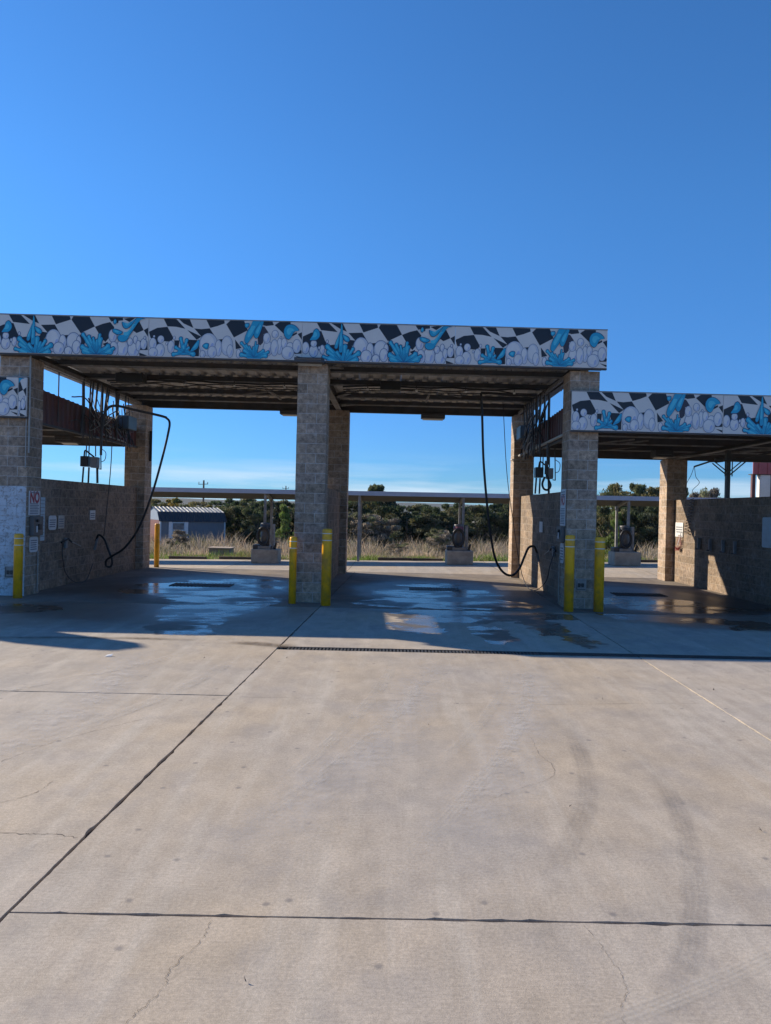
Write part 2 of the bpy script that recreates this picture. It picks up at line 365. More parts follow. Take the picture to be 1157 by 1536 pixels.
slab(cx_(-30), cx_(-9.5), -4, 7.45, CONC); slab(cx_(-30), cx_(-9.5), 7.45, 14.25, CONC); slab(cx_(-30), cx_(-8.4), 14.25, 22.62, CONC_B)
slab(cx_(13), cx_(30), -4, 9.94, CONC); slab(cx_(13), cx_(30), 9.94, 22.62, CONC)
# rear lot slabs follow the cross fall
for xa, xb in ((-30, -10.2), (-10.2, -5.6), (-5.6, -1.45), (-1.45, 3.5), (3.5, 8.4), (8.4, 13), (13, 30)):
    m = MB(); X = [xa+0.008 + (xb-xa-0.016)*i/6 for i in range(7)]; Y = [22.64, 23.1, 23.6, 24.25, 25.5, 27, 28.6]
    for y in Y:
        for x in X: m.v.append((x, y, gz(x, y)))
    for j in range(6):
        for i in range(6): m.f.append((j*7+i, j*7+i+1, (j+1)*7+i+1, (j+1)*7+i)); m.m.append(0)
    m.build('slab', CONC_B, pave)
m = MB().box(-30, 30, -4, 9.9, -0.13, -0.022).box(-30, 30, 10.2, 22.6, -0.13, -0.022); m.build('joint_filler', DIRT, pave)

# cracks, tyre marks and stains lie on the slabs
def ribbon(name, pts, w, mat, z=0.004, jag=0.0, n=6, uv=False, parent=pave):
    P = crom([(x, y, 0) for x, y in pts], n); m = MB(); Ls = 0; uvs = []
    for i, q in enumerate(P):
        t_ = (P[min(i+1, len(P)-1)] - P[max(i-1, 0)]).normalized(); s_ = Vector((-t_.y, t_.x, 0))
        q = q + s_ * (rngj.uniform(-jag, jag)); ww = w * (rngj.uniform(0.08, 0.75) if jag else 1) / 2
        if i: Ls += (P[i]-P[i-1]).length
        m.v += [(q.x-s_.x*ww, q.y-s_.y*ww, z), (q.x+s_.x*ww, q.y+s_.y*ww, z)]; uvs += [(0, Ls), (1, Ls)]
    m.f = [(2*i, 2*i+1, 2*i+3, 2*i+2) for i in range(len(P)-1)]; m.m = [0]*len(m.f)
    me = m.mesh(name, mat)
    if uv:
        ul = me.uv_layers.new(name='UV'); ul.data.foreach_set('uv', [c for l in me.loops for c in uvs[l.vertex_index]])
        u2 = me.uv_layers.new(name='UV2'); u2.data.foreach_set('uv', [c for l in me.loops for c in (uvs[l.vertex_index][0], uvs[l.vertex_index][1]/Ls)])
    return link(name, me, parent)
for pts, w in (([(-0.8, 3.4), (-0.81, 3.24), (-0.88, 3.03), (-0.87, 2.92), (-0.91, 2.81), (-0.95, 2.71), (-1.0, 2.5)], 0.0045),
               ([(-2.85, 5.42), (-2.69, 5.86), (-2.45, 6.23), (-2.14, 6.65)], 0.007), ([(-2.6, 4.5), (-2.46, 4.67), (-2.33, 4.84), (-2.3, 5.06)], 0.007),
               ([(1.22, 6.26), (1.2, 5.85), (1.25, 5.58), (1.19, 5.32), (0.96, 5.12), (0.71, 4.91)], 0.004),
               ([(-1.5, 7.4), (-0.17, 7.39), (1.21, 7.32), (2.76, 7.49), (3.25, 7.5)], 0.006),
               ([(0.93, 3.41), (0.97, 3.21), (0.99, 3.06), (0.98, 2.93), (0.92, 2.81), (0.92, 2.6)], 0.0032),
               ([(-5, 4.26), (-3, 4.24), (-2.23, 4.25), (-2.04, 4.25), (-1.92, 4.25), (-1.76, 4.21)], 0.009),
               ([(-5.4, 8.6), (-4.7, 8.9), (-4.3, 9.5)], 0.01), ([(5.2, 3.6), (4.6, 5.4), (5.0, 7.2), (4.7, 9.7)], 0.008)):
    ribbon('crack', pts, w, CRACK, 0.0025, jag=0.008, n=12)
def stain(name, c, a, tread=True, fade=0.25):
    t = NT(name); uv = t.n('ShaderNodeUVMap').outputs[0]; s_ = t.n('ShaderNodeSeparateXYZ'); t.l(uv, s_.inputs[0]); u, v = s_.outputs[0], s_.outputs[1]
    e = t.math('MULTIPLY', t.rng(u, 0.0, fade), t.rng(u, 1.0, 1-fade))
    f = t.rng(t.noise(t.pos(), 9, 5, 0.7), 0.3, 0.65, 0.25, 1)
    if tread:
        lines = t.rng(t.math('SINE', t.math('MULTIPLY', u, 32.0)), -0.4, 0.6, 0.72, 1); f = t.math('MULTIPLY', f, lines)
        lugs = t.rng(t.math('SINE', t.math('MULTIPLY', v, 190.0)), -0.3, 0.5, 0.8, 1); f = t.math('MULTIPLY', f, lugs)
    v2 = t.n('ShaderNodeUVMap'); v2.uv_map = 'UV2'; s2 = t.n('ShaderNodeSeparateXYZ'); t.l(v2.outputs[0], s2.inputs[0]); w_ = s2.outputs[1]
    e = t.math('MULTIPLY', e, t.math('MULTIPLY', t.rng(w_, 0.0, 0.3, smooth=True), t.rng(w_, 1.0, 0.75, smooth=True)))
    e = t.math('MULTIPLY', e, t.rng(t.noise(t.pos(), 2.2, 4, 0.6), 0.35, 0.62, 0.25, 1))
    f = t.math('MULTIPLY', t.math('MULTIPLY', f, e), a)
    t.set(c, 0.8); tr = t.n('ShaderNodeBsdfTransparent'); ms = t.n('ShaderNodeMixShader'); t.l(f, ms.inputs[0]); t.l(tr.outputs[0], ms.inputs[1]); t.l(t.p.outputs[0], ms.inputs[2])
    t.l(ms.outputs[0], t.out.inputs[0]); return t.mat
TYRE = stain('tyre_scuff', (0.16, 0.15, 0.15), 0.33); PALE = stain('pale_tyre_dust', (0.60, 0.55, 0.48), 0.62); PALE2 = stain('pale_wash_streak', (0.58, 0.54, 0.50), 0.6, False, 0.45)
GRIT = stain('brown_silt', (0.15, 0.11, 0.075), 0.95, False, 0.4)
ribbon('tyre_mark', [(1.75, 7.2), (1.6, 6.38), (1.51, 5.68), (1.41, 5.17), (1.26, 4.69), (1.1, 4.34), (0.96, 4.03), (0.77, 3.66)], 0.18, TYRE, 0.0030, uv=True)
ribbon('tyre_mark', [(2.15, 6.1), (2.05, 5.59), (1.97, 5.19), (1.91, 4.83), (1.82, 4.46), (1.72, 4.14), (1.6, 3.79), (1.47, 3.47), (1.33, 3.19), (1.21, 3.03), (1.05, 2.78), (0.9, 2.5)], 0.16, TYRE, 0.0034, uv=True)
ribbon('tyre_mark', [(2.0, 3.35), (1.7, 3.19), (1.33, 2.99), (0.88, 2.77), (0.54, 2.63)], 0.13, PALE, 0.0038, uv=True)
for i, (pts, w) in enumerate((([(0.05, 9.6), (-0.1, 8), (-0.45, 6.2), (-0.9, 4.6)], 0.17), ([(1.7, 9.7), (1.55, 8.3), (1.1, 6.4), (0.3, 4.4), (-0.1, 3.6)], 0.16), ([(1.45, 9.6), (1.3, 8.3), (0.8, 6.6), (0.1, 4.9)], 0.14),
                              ([(-4.9, 6.2), (-4.0, 7.3), (-2.9, 9.0), (-2.6, 9.9)], 0.2), ([(-3.3, 5.0), (-2.7, 6.1), (-2.2, 7.6), (-1.9, 9.6)], 0.2), ([(0.5, 9.6), (0.35, 8.2), (0.05, 6.9), (-0.5, 5.2), (-1.1, 3.9)], 0.17))):
    ribbon('tyre_mark', pts, w, PALE, 0.0042 + 0.0004*i, uv=True)
for i, (pts, w) in enumerate((([(0.6, 9.85), (0.4, 8.4), (-0.2, 5.6), (-1.0, 3.6)], 0.75), ([(1.75, 9.85), (1.6, 8.4), (0.9, 5.6), (0.2, 3.6)], 0.8), ([(-3.4, 10.2), (-3.1, 8.6), (-2.9, 6.6), (-3.2, 4.6)], 0.9))):
    ribbon('water_streak', pts, w, PALE2, 0.0068 + 0.0004*i, uv=True)
ribbon('silt_patch', [(-2.35, 10.35), (-1.9, 10.3), (-1.5, 10.16), (-1.2, 10.24)], 0.34, GRIT, 0.0082, uv=True)
ribbon('silt_patch', [(-7.4, 10.0), (-5.6, 10.3), (-4.0, 10.5), (-2.4, 10.45)], 0.22, GRIT, 0.0086, uv=True)

# trench drain with slotted cast grates
dr = thing('trench_drain', 'slotted black trench drain set across the concrete before the bays', 'drain', (0, 10.04, -0.1))
m = MB().box(-1.5, 12.98, 9.935, 9.945, -0.1, 0.0).box(-1.5, 12.98, 10.135, 10.145, -0.1, 0.0).box(-1.5, 12.98, 9.945, 10.135, -0.12, -0.09)
m.build('channel', simple('drain_channel', (0.05, 0.045, 0.04), 0.9), dr)
g = MB(); n = 10
for i in range(n): g.box(0.004 + i*0.048, 0.030 + i*0.048, 0.0, 0.18, -0.03, -0.004)
g.box(0, 0.478, -0.008, 0.004, -0.032, -0.002).box(0, 0.478, 0.176, 0.188, -0.032, -0.002).box(0, 0.478, 0.086, 0.094, -0.03, -0.006)
gme = g.mesh('grate', simple('cast_iron', (0.05, 0.047, 0.045), 0.6, 0.3, 20)); x = -1.42
while x < 12.4: o = link('grate', gme, dr, (x, -0.09, 0.1)); x += 0.482

# ------------------------------------------------------------------ block masonry
HC = 0.2021; MOD = 0.61 / 3
def blockmesh(name, w, d, h, mat=None):
    return MB().cbox(0.0045, w-0.0045, 0.0045, d-0.0045, 0.0045, h-0.0045, 0.003).mesh(name, mat or CMU)
BX = blockmesh('block_x', 2*MOD, MOD, HC); BY = blockmesh('block_y', MOD, 2*MOD, HC)
def column(x0, y0, courses, label, group):
    t = thing('block_column', label, 'column', (x0+0.305, y0+0.305, 0.002), group)
    for c in range(courses):
        z = c*HC; fl = c % 2
        for me, a, b, w in ((BX, 0, 0, 2*MOD), (BY, 2*MOD, 0, MOD), (BX, MOD, 2*MOD, 2*MOD), (BY, 0, MOD, MOD)):
            xx = 0.61 - a - w if fl else a
            j = lambda: random.uniform(-0.0015, 0.0015)
            link('block', me, t, (xx-0.305+j(), b-0.305+j(), z))
    e = 0.0065; MB().box(x0+e, x0+0.61-e, y0+e, y0+0.61-e, 0.004, courses*HC-0.004).build('mortar_core', MORTAR, t)
    return t
YF, YR = 14.92, 21.765
cL = column(-8.05, YF, 24, 'tall block column with whitewashed foot and conduit, left of the two tall bays', 'front block columns')
cC = column(-2.03, YF, 24, 'tall block column between the two tall bays, under a canopy light', 'front block columns')
cR = column(3.52, YF, 24, 'tall block column where the mural steps down, two yellow bollards before it', 'front block columns')
column(-8.01, YR, 24, 'rear block column behind the hanging boom hose, beside the slim yellow bollard', 'rear block columns')
column(-2.02, YR, 24, 'dark rear block column directly behind the middle column', 'rear block columns')
column(3.51, YR, 24, 'rear block column with sunlit edge beside the looping black hose', 'rear block columns')
column(8.10, YR, 18, 'short rear block column with sunlit side under the low roof', 'rear block columns')
column(8.10, YF, 18, 'short front block column at the far end of the low bay', 'front block columns')
column(-13.2, YF, 18, 'short front block column at the outer side of the far low bay', 'front block columns')
column(-13.2, YR, 18, 'short rear block column at the outer side of the far low bay', 'rear block columns')

BW = {}
def wall(x0, label, y0=YF+0.612, y1=YR-0.004, courses=12):
    t = thing('bay_wall', label, 'wall', (x0+MOD/2, (y0+y1)/2, 0.002), 'block walls between the wash bays')
    ox, oy = x0 - (x0+MOD/2), y0 - (y0+y1)/2
    for c in range(courses):
        y = y0; first = True
        while y < y1 - 0.03:
            L = MOD if (first and c % 2) else 2*MOD
            if y + L > y1 - 0.1: L = y1 - y
            first = False; k = round(L, 3)
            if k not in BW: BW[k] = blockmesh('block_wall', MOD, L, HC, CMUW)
            link('block', BW[k], t, (ox + random.uniform(-0.0015, 0.0015), oy + y - y0, c*HC)); y += L
    MB().box(x0+0.006, x0+MOD-0.006, y0+0.006, y1-0.006, 0.004, courses*HC-0.004).build('mortar_core', MORTARW, t)
    return t
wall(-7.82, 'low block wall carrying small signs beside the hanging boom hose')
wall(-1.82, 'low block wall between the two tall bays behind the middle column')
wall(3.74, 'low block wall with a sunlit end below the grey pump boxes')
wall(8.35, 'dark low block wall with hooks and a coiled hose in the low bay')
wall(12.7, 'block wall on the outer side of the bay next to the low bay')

# whitewashed foot of the first column
t = NT('flaking_whitewash'); p = t.pos(); fl = t.rng(t.noise(p, 16, 6, 0.75), 0.52, 0.60); ln = t.noise(p, 3, 4)
col = t.mix(t.math('MULTIPLY', fl, 0.75), t.scale((0.58, 0.62, 0.66), t.rng(ln, 0.3, 0.7, 0.8, 1.1)), (0.26, 0.22, 0.19))
col = t.mix(t.rng(t.n('ShaderNodeSeparateXYZ').outputs[2], 0, 1, 0, 0), col, (0.2, 0.2, 0.2)); t.bump(t.noise(p, 45, 4, 0.7), 0.5, 0.01)
WASH = t.set(col, 0.85); m = MB()
for c in range(11):
    z0 = 0.02 + c*HC; fx = (-8.05, -8.05+2*MOD, -7.44) if c % 2 == 0 else (-8.05, -8.05+MOD, -7.44)
    for a, b in zip(fx, fx[1:]): m.cbox(a+0.002, b-0.002-(0.0 if b < -7.45 else 0.012), YF-0.004, YF+0.003, z0-0.012, z0+HC-0.018, 0.002)
m.build('whitewash_coat', WASH, cL)
MB().tube([(-7.41, YF-0.03, 2.9), (-7.41, YF-0.03, 4.87)], 0.018).tube([(-7.47, YF-0.03, 2.6), (-7.47, YF-0.03, 4.1), (-7.42, YF-0.03, 4.14)], 0.012).build('conduit', PIPEG, cL)
for c, x0 in ((cL, -7.85), (cR, 3.73)):
    o = MB().cbox(x0, x0+0.22, YF-0.012, YF+0.004, 0.37, 0.60, 0.004).build('outlet_plate', simple('dusty_plate', (0.33, 0.31, 0.29), 0.7), c)
    MB().box(x0+0.02, x0+0.20, YF-0.018, YF-0.0125, 0.39, 0.40).box(x0+0.02, x0+0.03, YF-0.018, YF-0.0125, 0.40, 0.58).box(x0+0.045, x0+0.10, YF-0.02, YF-0.0125, 0.44, 0.52).box(x0+0.115, x0+0.17, YF-0.02, YF-0.0125, 0.44, 0.52).box(x0+0.085, x0+0.13, YF-0.022, YF-0.0126, 0.47, 0.50).build('cover_detail', PIPE, o)

# ------------------------------------------------------------------ roofs
def deck_sheet(w, y0, y1, z0, z1):
    """trapezoid ribs running front to back"""
    prof = []; n = 3; p_ = w / n
    for i in range(n): b = i*p_; prof += [(b, 0), (b+p_*0.55, 0), (b+p_*0.65, 0.045), (b+p_*0.90, 0.045)]
    prof.append((w-0.002, 0)); m = MB()
    for (x, h) in prof: m.v += [(x, y0, z0+h), (x, y1, z1+h), (x, y0, z0+h+0.004), (x, y1, z1+h+0.004)]
    for i in range(len(prof)-1):
        a, b = 4*i, 4*i+4; m.f += [(a, a+1, b+1, b), (a+2, b+2, b+3, a+3), (a, b, b+2, a+2), (a+1, a+3, b+3, b+1)]
    m.m = [0]*len(m.f); return m
def purlin(name, x0, x1, y, z, parent, h=0.2, mat=STEEL, lip=STEEL2):
    m = MB().box(x0, x1, y-0.006, y+0.006, z, z+h, 0).box(x0, x1, y-0.07, y-0.006, z, z+0.008, 1).box(x0, x1, y-0.07, y-0.062, z+0.008, z+0.03, 1).box(x0, x1, y+0.006, y+0.07, z+h-0.008, z+h, 0)
    return m.build(name, [mat, lip], parent)
def ibeam(name, x, y0, y1, z0, z1, parent, mats):
    m = MB().box(x-0.006, x+0.006, y0, y1, z0+0.012, z1-0.012, 0).box(x-0.08, x+0.08, y0, y1, z0, z0+0.012, 1).box(x-0.08, x+0.08, y0, y1, z1-0.012, z1, 0)
    return m.build(name, mats, parent)
rf = thing('bay_roof', 'tall ribbed steel roof on purlins over the two tall wash bays', 'roof', (-1.9, 18.6, 4.855))
nsh = 12; w = (4.14+8.02)/nsh; dm = deck_sheet(w, 14.84, 22.55, 5.19, 5.13).mesh('deck_sheet', DECK)
for i in range(nsh): link('deck_sheet', dm, rf, (-8.02+i*w+1.9, -18.6, -4.855))
for y in (15.32, 16.75, 18.35, 20.3, 21.6): purlin('purlin', -8.0, 4.12, y, 5.186-0.0078*(y-14.84)-0.155, rf, 0.15)
MB().box(-8.02, 4.14, 14.82, 14.84, 4.87, 5.18).box(-8.02, 4.14, 14.84, 14.92, 4.862, 4.87).build('eave_beam', STEEL, rf)
MB().box(-8.06, -7.45, 14.842, 15.50, 4.8535, 4.861).build('gap_filler', STEEL, rf)  # filler added to close the light gap above the column top
m = MB().box(-8.02, 4.14, 22.40, 22.41, 4.87, 5.12).box(-8.02, 4.14, 22.28, 22.40, 4.862, 4.872).box(-8.02, 4.14, 22.28, 22.29, 4.875, 4.90); m.box(-8.02, 4.14, 22.552, 22.562, 4.95, 5.24).build('rear_beam', STEEL, rf)
for x in (-7.75, 3.82):
    ibeam('side_beam', x, YF+0.02, YR+0.6, 4.856, 5.08, rf, [STEEL, STEEL2])
ibeam('centre_beam', -1.72, YF+0.02, YR+0.6, 4.856, 5.08, rf, [STEEL, STEEL2])
for x in (-7.55, 3.62): MB().box(x-0.03, x+0.03, YF+0.62, YR, 4.84, 4.852).box(x-0.004, x+0.004, YF+0.62, YR, 4.852, 4.93).build('angle_iron', STEEL2, rf)
for a, b in (((-4.1, 19.6, 4.90), (-3.55, 20.25, 5.1)), ((-3.6, 18.6, 5.1), (-3.2, 20.2, 4.90)), ((0.9, 18.7, 5.1), (0.8, 20.2, 4.93)), ((1.3, 18.6, 4.9), (1.75, 20.2, 5.1)), ((-1.62, 15.5, 4.9), (-1.25, 16.7, 5.12)), ((-1.62, 19.6, 4.9), (-1.3, 20.3, 5.12)), ((-1.62, 21.2, 4.9), (-1.3, 22.3, 5.1))):
    MB().bar(a, b, 0.05, 0.05).build('brace', STEEL2, rf)
m = MB()
for y in (15.15, 16.58, 18.18, 20.13):
    x = -7.9
    while x < 4.1: m.box(x-0.012, x+0.012, y-0.02, y, 5.13, 5.16); x += w/3
tag(m.build('deck_screws', STEEL2, rf), kind='stuff')
def low_roof(x0, x1, label, yb=22.5):
    r = thing('bay_roof', label, 'roof', ((x0+x1)/2, 18.6, 3.64), 'low bay roofs'); n = max(1, round((x1-x0)/1.0)); w = (x1-x0)/n
    dm = deck_sheet(w, 14.84, yb, 3.98, 3.92).mesh('deck_sheet', DECK)
    for i in range(n): link('deck_sheet', dm, r, (x0+i*w-(x0+x1)/2, -18.6, -3.64))
    for y in (15.4, 17.0, 18.8, 20.6): purlin('purlin', x0, x1, y, 3.74, r, 0.2)
    MB().box(x0, x1, 14.82, 14.84, 3.66, 3.97).box(x0, x1, 14.84, 14.93, 3.652, 3.66).build('eave_beam', STEEL, r)
    MB().box(x0, x1, yb-0.12, yb-0.11, 3.66, 3.9).box(x0, x1, yb-0.24, yb-0.12, 3.652, 3.662).box(x0, x1, yb+0.002, yb+0.012, 3.75, 4.02).build('rear_beam', STEEL, r)
    return r
lowR = low_roof(4.16, 21.0, 'low steel roof over the bay beside the stepped-down mural')
lowL = low_roof(-17.5, -8.08, 'low steel roof of the bay beyond the signposted block wall')
for x, r in ((8.4, lowR), (-12.9, lowL), (13.1, lowR)): ibeam('side_beam', x, YF+0.02, YR+0.6, 3.642, 3.74, r, [STEEL, STEEL2])
MB().bar((7.9, 21.2, 3.63), (10.4, 16.3, 3.68), 0.05, 0.05).build('brace', STEEL2, lowR)
MB().bar((4.9, 18.3, 3.70), (5.6, 17.2, 3.72), 0.05, 0.03).bar((5.5, 18.3, 3.70), (6.0, 17.4, 3.72), 0.05, 0.03).build('brace', STEEL2, lowR)
MB().bar((5.2, 20.2, 3.69), (6.2, 18.9, 3.72), 0.10, 0.06).build('brace', STEEL, lowR)
# ribbed maroon cladding closing the step between low and tall roofs
def rib_panel(L, z0, za, zb, side):
    """vertical ribs on a sheet in the YZ plane; side = direction the ribs face"""
    m = MB(); n = 5; p_ = L/n; prof = []
    for i in range(n): b = i*p_; prof += [(b, 0), (b+p_*0.62, 0), (b+p_*0.70, 0.035), (b+p_*0.92, 0.035)]
    prof.append((L-0.002, 0))
    for y, h in prof:
        zt = za + (zb-za)*y/L
        m.v += [(h*side, y, z0), (h*side, y, zt), (h*side-0.02*side, y, z0), (h*side-0.02*side, y, zt)]
    for i in range(len(prof)-1):
        a, b = 4*i, 4*i+4; m.f += [(a, b, b+1, a+1), (a+2, a+3, b+3, b+2), (a+1, b+1, b+3, a+3), (a, a+2, b+2, b)]
    m.m = [0]*len(m.f); return m
for x, side, par, label in ((-7.70, 1, lowL, 'l'), (3.80, -1, lowR, 'r')):
    n = 5; L = (YR - 0.02 - (YF+0.64)) / n
    for i in range(n):
        za = 4.36-0.16*i/n; zb = 4.36-0.16*(i+1)/n
        o = rib_panel(L, 3.60, za, zb, side).build('cladding_sheet', RED); o.parent = par; o.matrix_parent_inverse = Matrix.Translation(-par.location); o.location = (x, YF+0.64+i*L, 0)
    MB().bar((x+0.045*side, YF+0.64, 3.60), (x+0.045*side, YR-0.03, 3.60), 0.07, 0.05).build('trim_angle', STEEL, par)
    # the low roof runs on under the step as far as the cladding
    xa, xb = (-8.06, -7.73) if side > 0 else (3.83, 4.14)
    MB().box(xa, xb, YF+0.64, YR-0.02, 3.93, 3.95).build('closure_strip', STEEL, par)
pc = MB().tube([(3.66, 15.6, 3.66), (3.66, 21.7, 3.62)], 0.035).build('conduit', PIPEG, lowR)
MB().tube([(3.44, 21.9, 3.5), (3.46, 21.74, 3.5), (4.0, 21.74, 3.52)], 0.022).build('strap', PIPEG, lowR)

# ------------------------------------------------------------------ mural fascias
NAVY, PANEL, FOAM, FOAML = (0.014, 0.015, 0.022), (0.70, 0.66, 0.61), (0.56, 0.58, 0.63), (0.72, 0.70, 0.68)
BLU, BLUD, BLUL, OUT = (0.015, 0.36, 0.56), (0.010, 0.14, 0.30), (0.08, 0.54, 0.68), (0.012, 0.04, 0.12)
def zA1(x, y): px, py = 455+x/6.254, 475+y/6.254; return ((px-455.7)/227.5, (py-485.7-(px-455.7)*0.026)/57.6)
def zA2(x, y): px, py = 620+x/7.23, 480+y/7.23; return ((px-455.7)/227.5, (py-485.7-(px-455.7)*0.026)/57.6)
def zB1(x, y): px, py = 220+x/8.9, 470+y/8.9; return ((px-224.2)/231.5, (py-478.6-(px-224.2)*0.029)/58.5)
def zB2(x, y): px, py = 340+x/8.9, 475+y/8.9; return ((px-224.2)/231.5, (py-478.6-(px-224.2)*0.029)/58.5)
class Art:
    def __init__(s): s.items = []
    def poly(s, tr, pts, c): s.items.append(([tr(*q) for q in pts], c))
    def smooth(s, tr, pts, c, grow=0, n=5):
        P = [Vector((x, y, 0)) for x, y in pts]; k = len(P); ce = sum(P, Vector()) / k; out = []
        for i in range(k):
            a, b, c_, d = P[i-1], P[i], P[(i+1) % k], P[(i+2) % k]
            for j in range(n):
                t_ = j/n; q = 0.5*((2*b)+(c_-a)*t_+(2*a-5*b+4*c_-d)*t_*t_+(3*b-a-3*c_+d)*t_**3)
                if grow: q = ce + (q-ce) * (1 + grow/max(20.0, (q-ce).length))
                out.append((q.x, q.y))
        s.poly(tr, out, c)
    def ell(s, tr, x, y, rx, ry, c, n=22, rot=0.0): s.poly(tr, [(x+rx*cos(a)*cos(rot)-ry*sin(a)*sin(rot), y+rx*cos(a)*sin(rot)+ry*sin(a)*cos(rot)) for a in (2*pi*i/n for i in range(n))], c)
    def foam(s, tr, x, y, rx, ry):
        s.ell(tr, x, y, rx+5, ry+5, (0.07, 0.13, 0.24)); s.ell(tr, x, y, rx, ry, FOAM); s.ell(tr, x-rx*0.12, y-ry*0.15, rx*0.72, ry*0.72, FOAML)
        s.ell(tr, x+rx*0.35, y+ry*0.25, rx*0.18, ry*0.42, (0.40, 0.46, 0.66), rot=0.25)
    def caps(s, tr, a, b, ra, rb, c):
        a, b = Vector(a), Vector(b); d = b-a; an = math.atan2(d.y, d.x); P = []
        for i in range(9): t_ = an + pi/2 + pi*i/8; P.append((a.x+ra*cos(t_), a.y+ra*sin(t_)))
        for i in range(9): t_ = an - pi/2 + pi*i/8; P.append((b.x+rb*cos(t_), b.y+rb*sin(t_)))
        s.poly(tr, P, c)
    def splash(s, tr, c, body, tips):
        for g, colr in ((6, OUT), (0, BLU)):
            for x, y, r in tips: s.caps(tr, c, (x, y), body*0.42+g, r*0.72+g, colr); s.ell(tr, x, y, r+g, r*1.15+g, colr)
            s.ell(tr, c[0], c[1], body*1.5+g, body*0.6+g, colr)
        for x, y, r in tips:
            q = Vector((x, y)).lerp(Vector(c), 0.35); s.caps(tr, (q.x, q.y), (x-r*0.2, y-r*0.2), r*0.22, r*0.42, BLUL); s.caps(tr, c, (q.x+r*0.6, q.y+r*0.3), r*0.15, r*0.10, BLUD)
    def drop(s, tr, pts):
        s.smooth(tr, pts, OUT, 7); s.smooth(tr, pts, BLU); ce = [sum(q[i] for q in pts)/len(pts) for i in (0, 1)]
        s.smooth(tr, [(ce[0]+(x-ce[0])*0.5-4, ce[1]+(y-ce[1])*0.5-4) for x, y in pts], BLUL)
A = Art()
for P in ([(128,60),(232,60),(330,160),(175,141)], [(245,60),(368,60),(415,156),(350,128)], [(520,60),(690,60),(706,118),(570,163)], [(712,118),(745,60),(862,60),(930,183),(800,246)],
          [(1030,60),(1185,60),(1190,125),(1080,136)], [(930,186),(1000,158),(1070,141),(1110,190),(1085,260),(1030,330),(985,280)], [(0,205),(85,165),(178,150),(228,272),(170,330),(120,345),(40,330),(0,345)],
          [(240,285),(330,276),(430,270),(475,300),(480,410),(245,420)], [(432,168),(560,165),(618,264),(560,300),(500,245)], [(438,232),(495,240),(470,295),(425,270)], [(645,266),(698,262),(682,320)], [(790,252),(850,330),(800,400)], [(1005,346),(1055,328),(1045,385)]):
    A.poly(zA1, P, NAVY)
for P in ([(355,118),(405,215),(330,247),(285,215),(320,150)], [(405,215),(453,188),(453,290)], [(185,90),(330,70),(250,126)], [(75,70),(140,75),(130,140),(85,130)], [(362,460),(450,492),(366,505)], [(368,330),(446,335),(452,432),(368,432)]):
    A.poly(zA2, P, NAVY)
for q in ((110,340,40,55),(35,310,32,55),(110,268,27,32),(190,325,22,42),(162,310,8,14),(235,250,9,15),(550,315,72,104),(635,335,33,72),(600,390,50,58),(735,325,62,84),(785,320,20,46),(765,378,38,62),(690,415,34,40),(840,430,30,28),(1098,270,36,60)): A.foam(zA1, *q)
for q in ((180,410,60,95),(300,430,60,78),(262,342,28,40),(320,322,22,42),(352,385,24,56),(408,366,33,58),(420,300,10,17),(90,420,45,80)): A.foam(zA2, *q)
A.drop(zA1, [(135,132),(160,160),(162,200),(135,232),(95,236),(75,232),(100,190),(110,150)])
A.splash(zA1, (390,452), 62, [(205,395,15),(240,300,22),(248,352,20),(330,355,16),(402,300,22),(432,335,11),(476,322,15),(528,362,22),(262,415,26),(505,425,26)])
for P in ([(365,78),(379,160),(380,325),(363,354),(346,330),(353,200)], [(353,165),(338,290),(320,318),(306,295),(332,215)], [(380,185),(430,212),(442,240),(420,252),(392,228)]): A.drop(zA1, P)
A.splash(zA1, (952,450), 66, [(826,262,17),(880,282,15),(920,295,11),(951,315,9),(980,265,13),(990,305,18),(822,378,22),(868,325,20),(1058,372,22),(1106,392,15),(1080,420,24),(842,415,26)])
A.drop(zA2, [(330,88),(420,96),(365,112),(270,250),(225,328),(170,342),(135,312),(145,272),(205,262),(268,200),(308,130)])
A.drop(zA2, [(180,128),(240,148),(318,92),(282,150),(230,196),(192,184)]); A.drop(zA2, [(88,205),(178,236),(140,264),(84,240)]); A.drop(zA2, [(100,98),(116,125),(98,150),(84,128)])
Bd = Art()
for P in ([(225,70),(385,70),(525,222),(400,195),(285,189)], [(415,70),(572,70),(634,212),(500,150)], [(795,80),(1040,80),(1052,150),(960,185),(860,212)], [(38,262),(150,208),(285,195),(372,350),(330,400),(240,390),(150,450),(60,340)],
          [(552,238),(745,330),(682,374)], [(645,218),(740,228),(852,217),(940,352),(880,310),(800,290),(745,332)], [(975,370),(1030,364),(1010,412)], [(555,370),(682,376),(716,400),(716,598),(600,598)], [(380,380),(450,380),(440,480),(390,470)]): Bd.poly(zB1, P, NAVY)
for P in ([(5,118),(65,60),(240,60),(296,200),(112,298)], [(500,60),(615,60),(646,131),(540,143),(500,130)], [(655,131),(760,60),(868,70),(872,132),(790,175),(782,252)], [(478,150),(520,150),(575,232),(512,255),(505,370),(470,406),(438,390),(430,300)],
          [(128,325),(218,442),(140,458)], [(968,252),(1027,228),(1027,336)], [(878,368),(918,388),(900,412)], [(915,440),(1030,480),(1022,522),(930,524)], [(892,262),(952,228),(962,250),(900,284)], [(930,545),(1028,570),(1028,600)]): Bd.poly(zB2, P, NAVY if P[0][0] != 478 else (0.045, 0.036, 0.05))
for q in ((340,470,45,85),(190,515,62,90),(200,365,42,50),(95,425,46,78),(100,540,60,60),(280,425,11,20),(110,325,11,14),(380,347,14,24),(840,440,122,155),(975,485,44,110),(892,540,60,78),(1090,455,76,132),(1132,530,42,88),(765,570,34,50)): Bd.foam(zB1, *q)
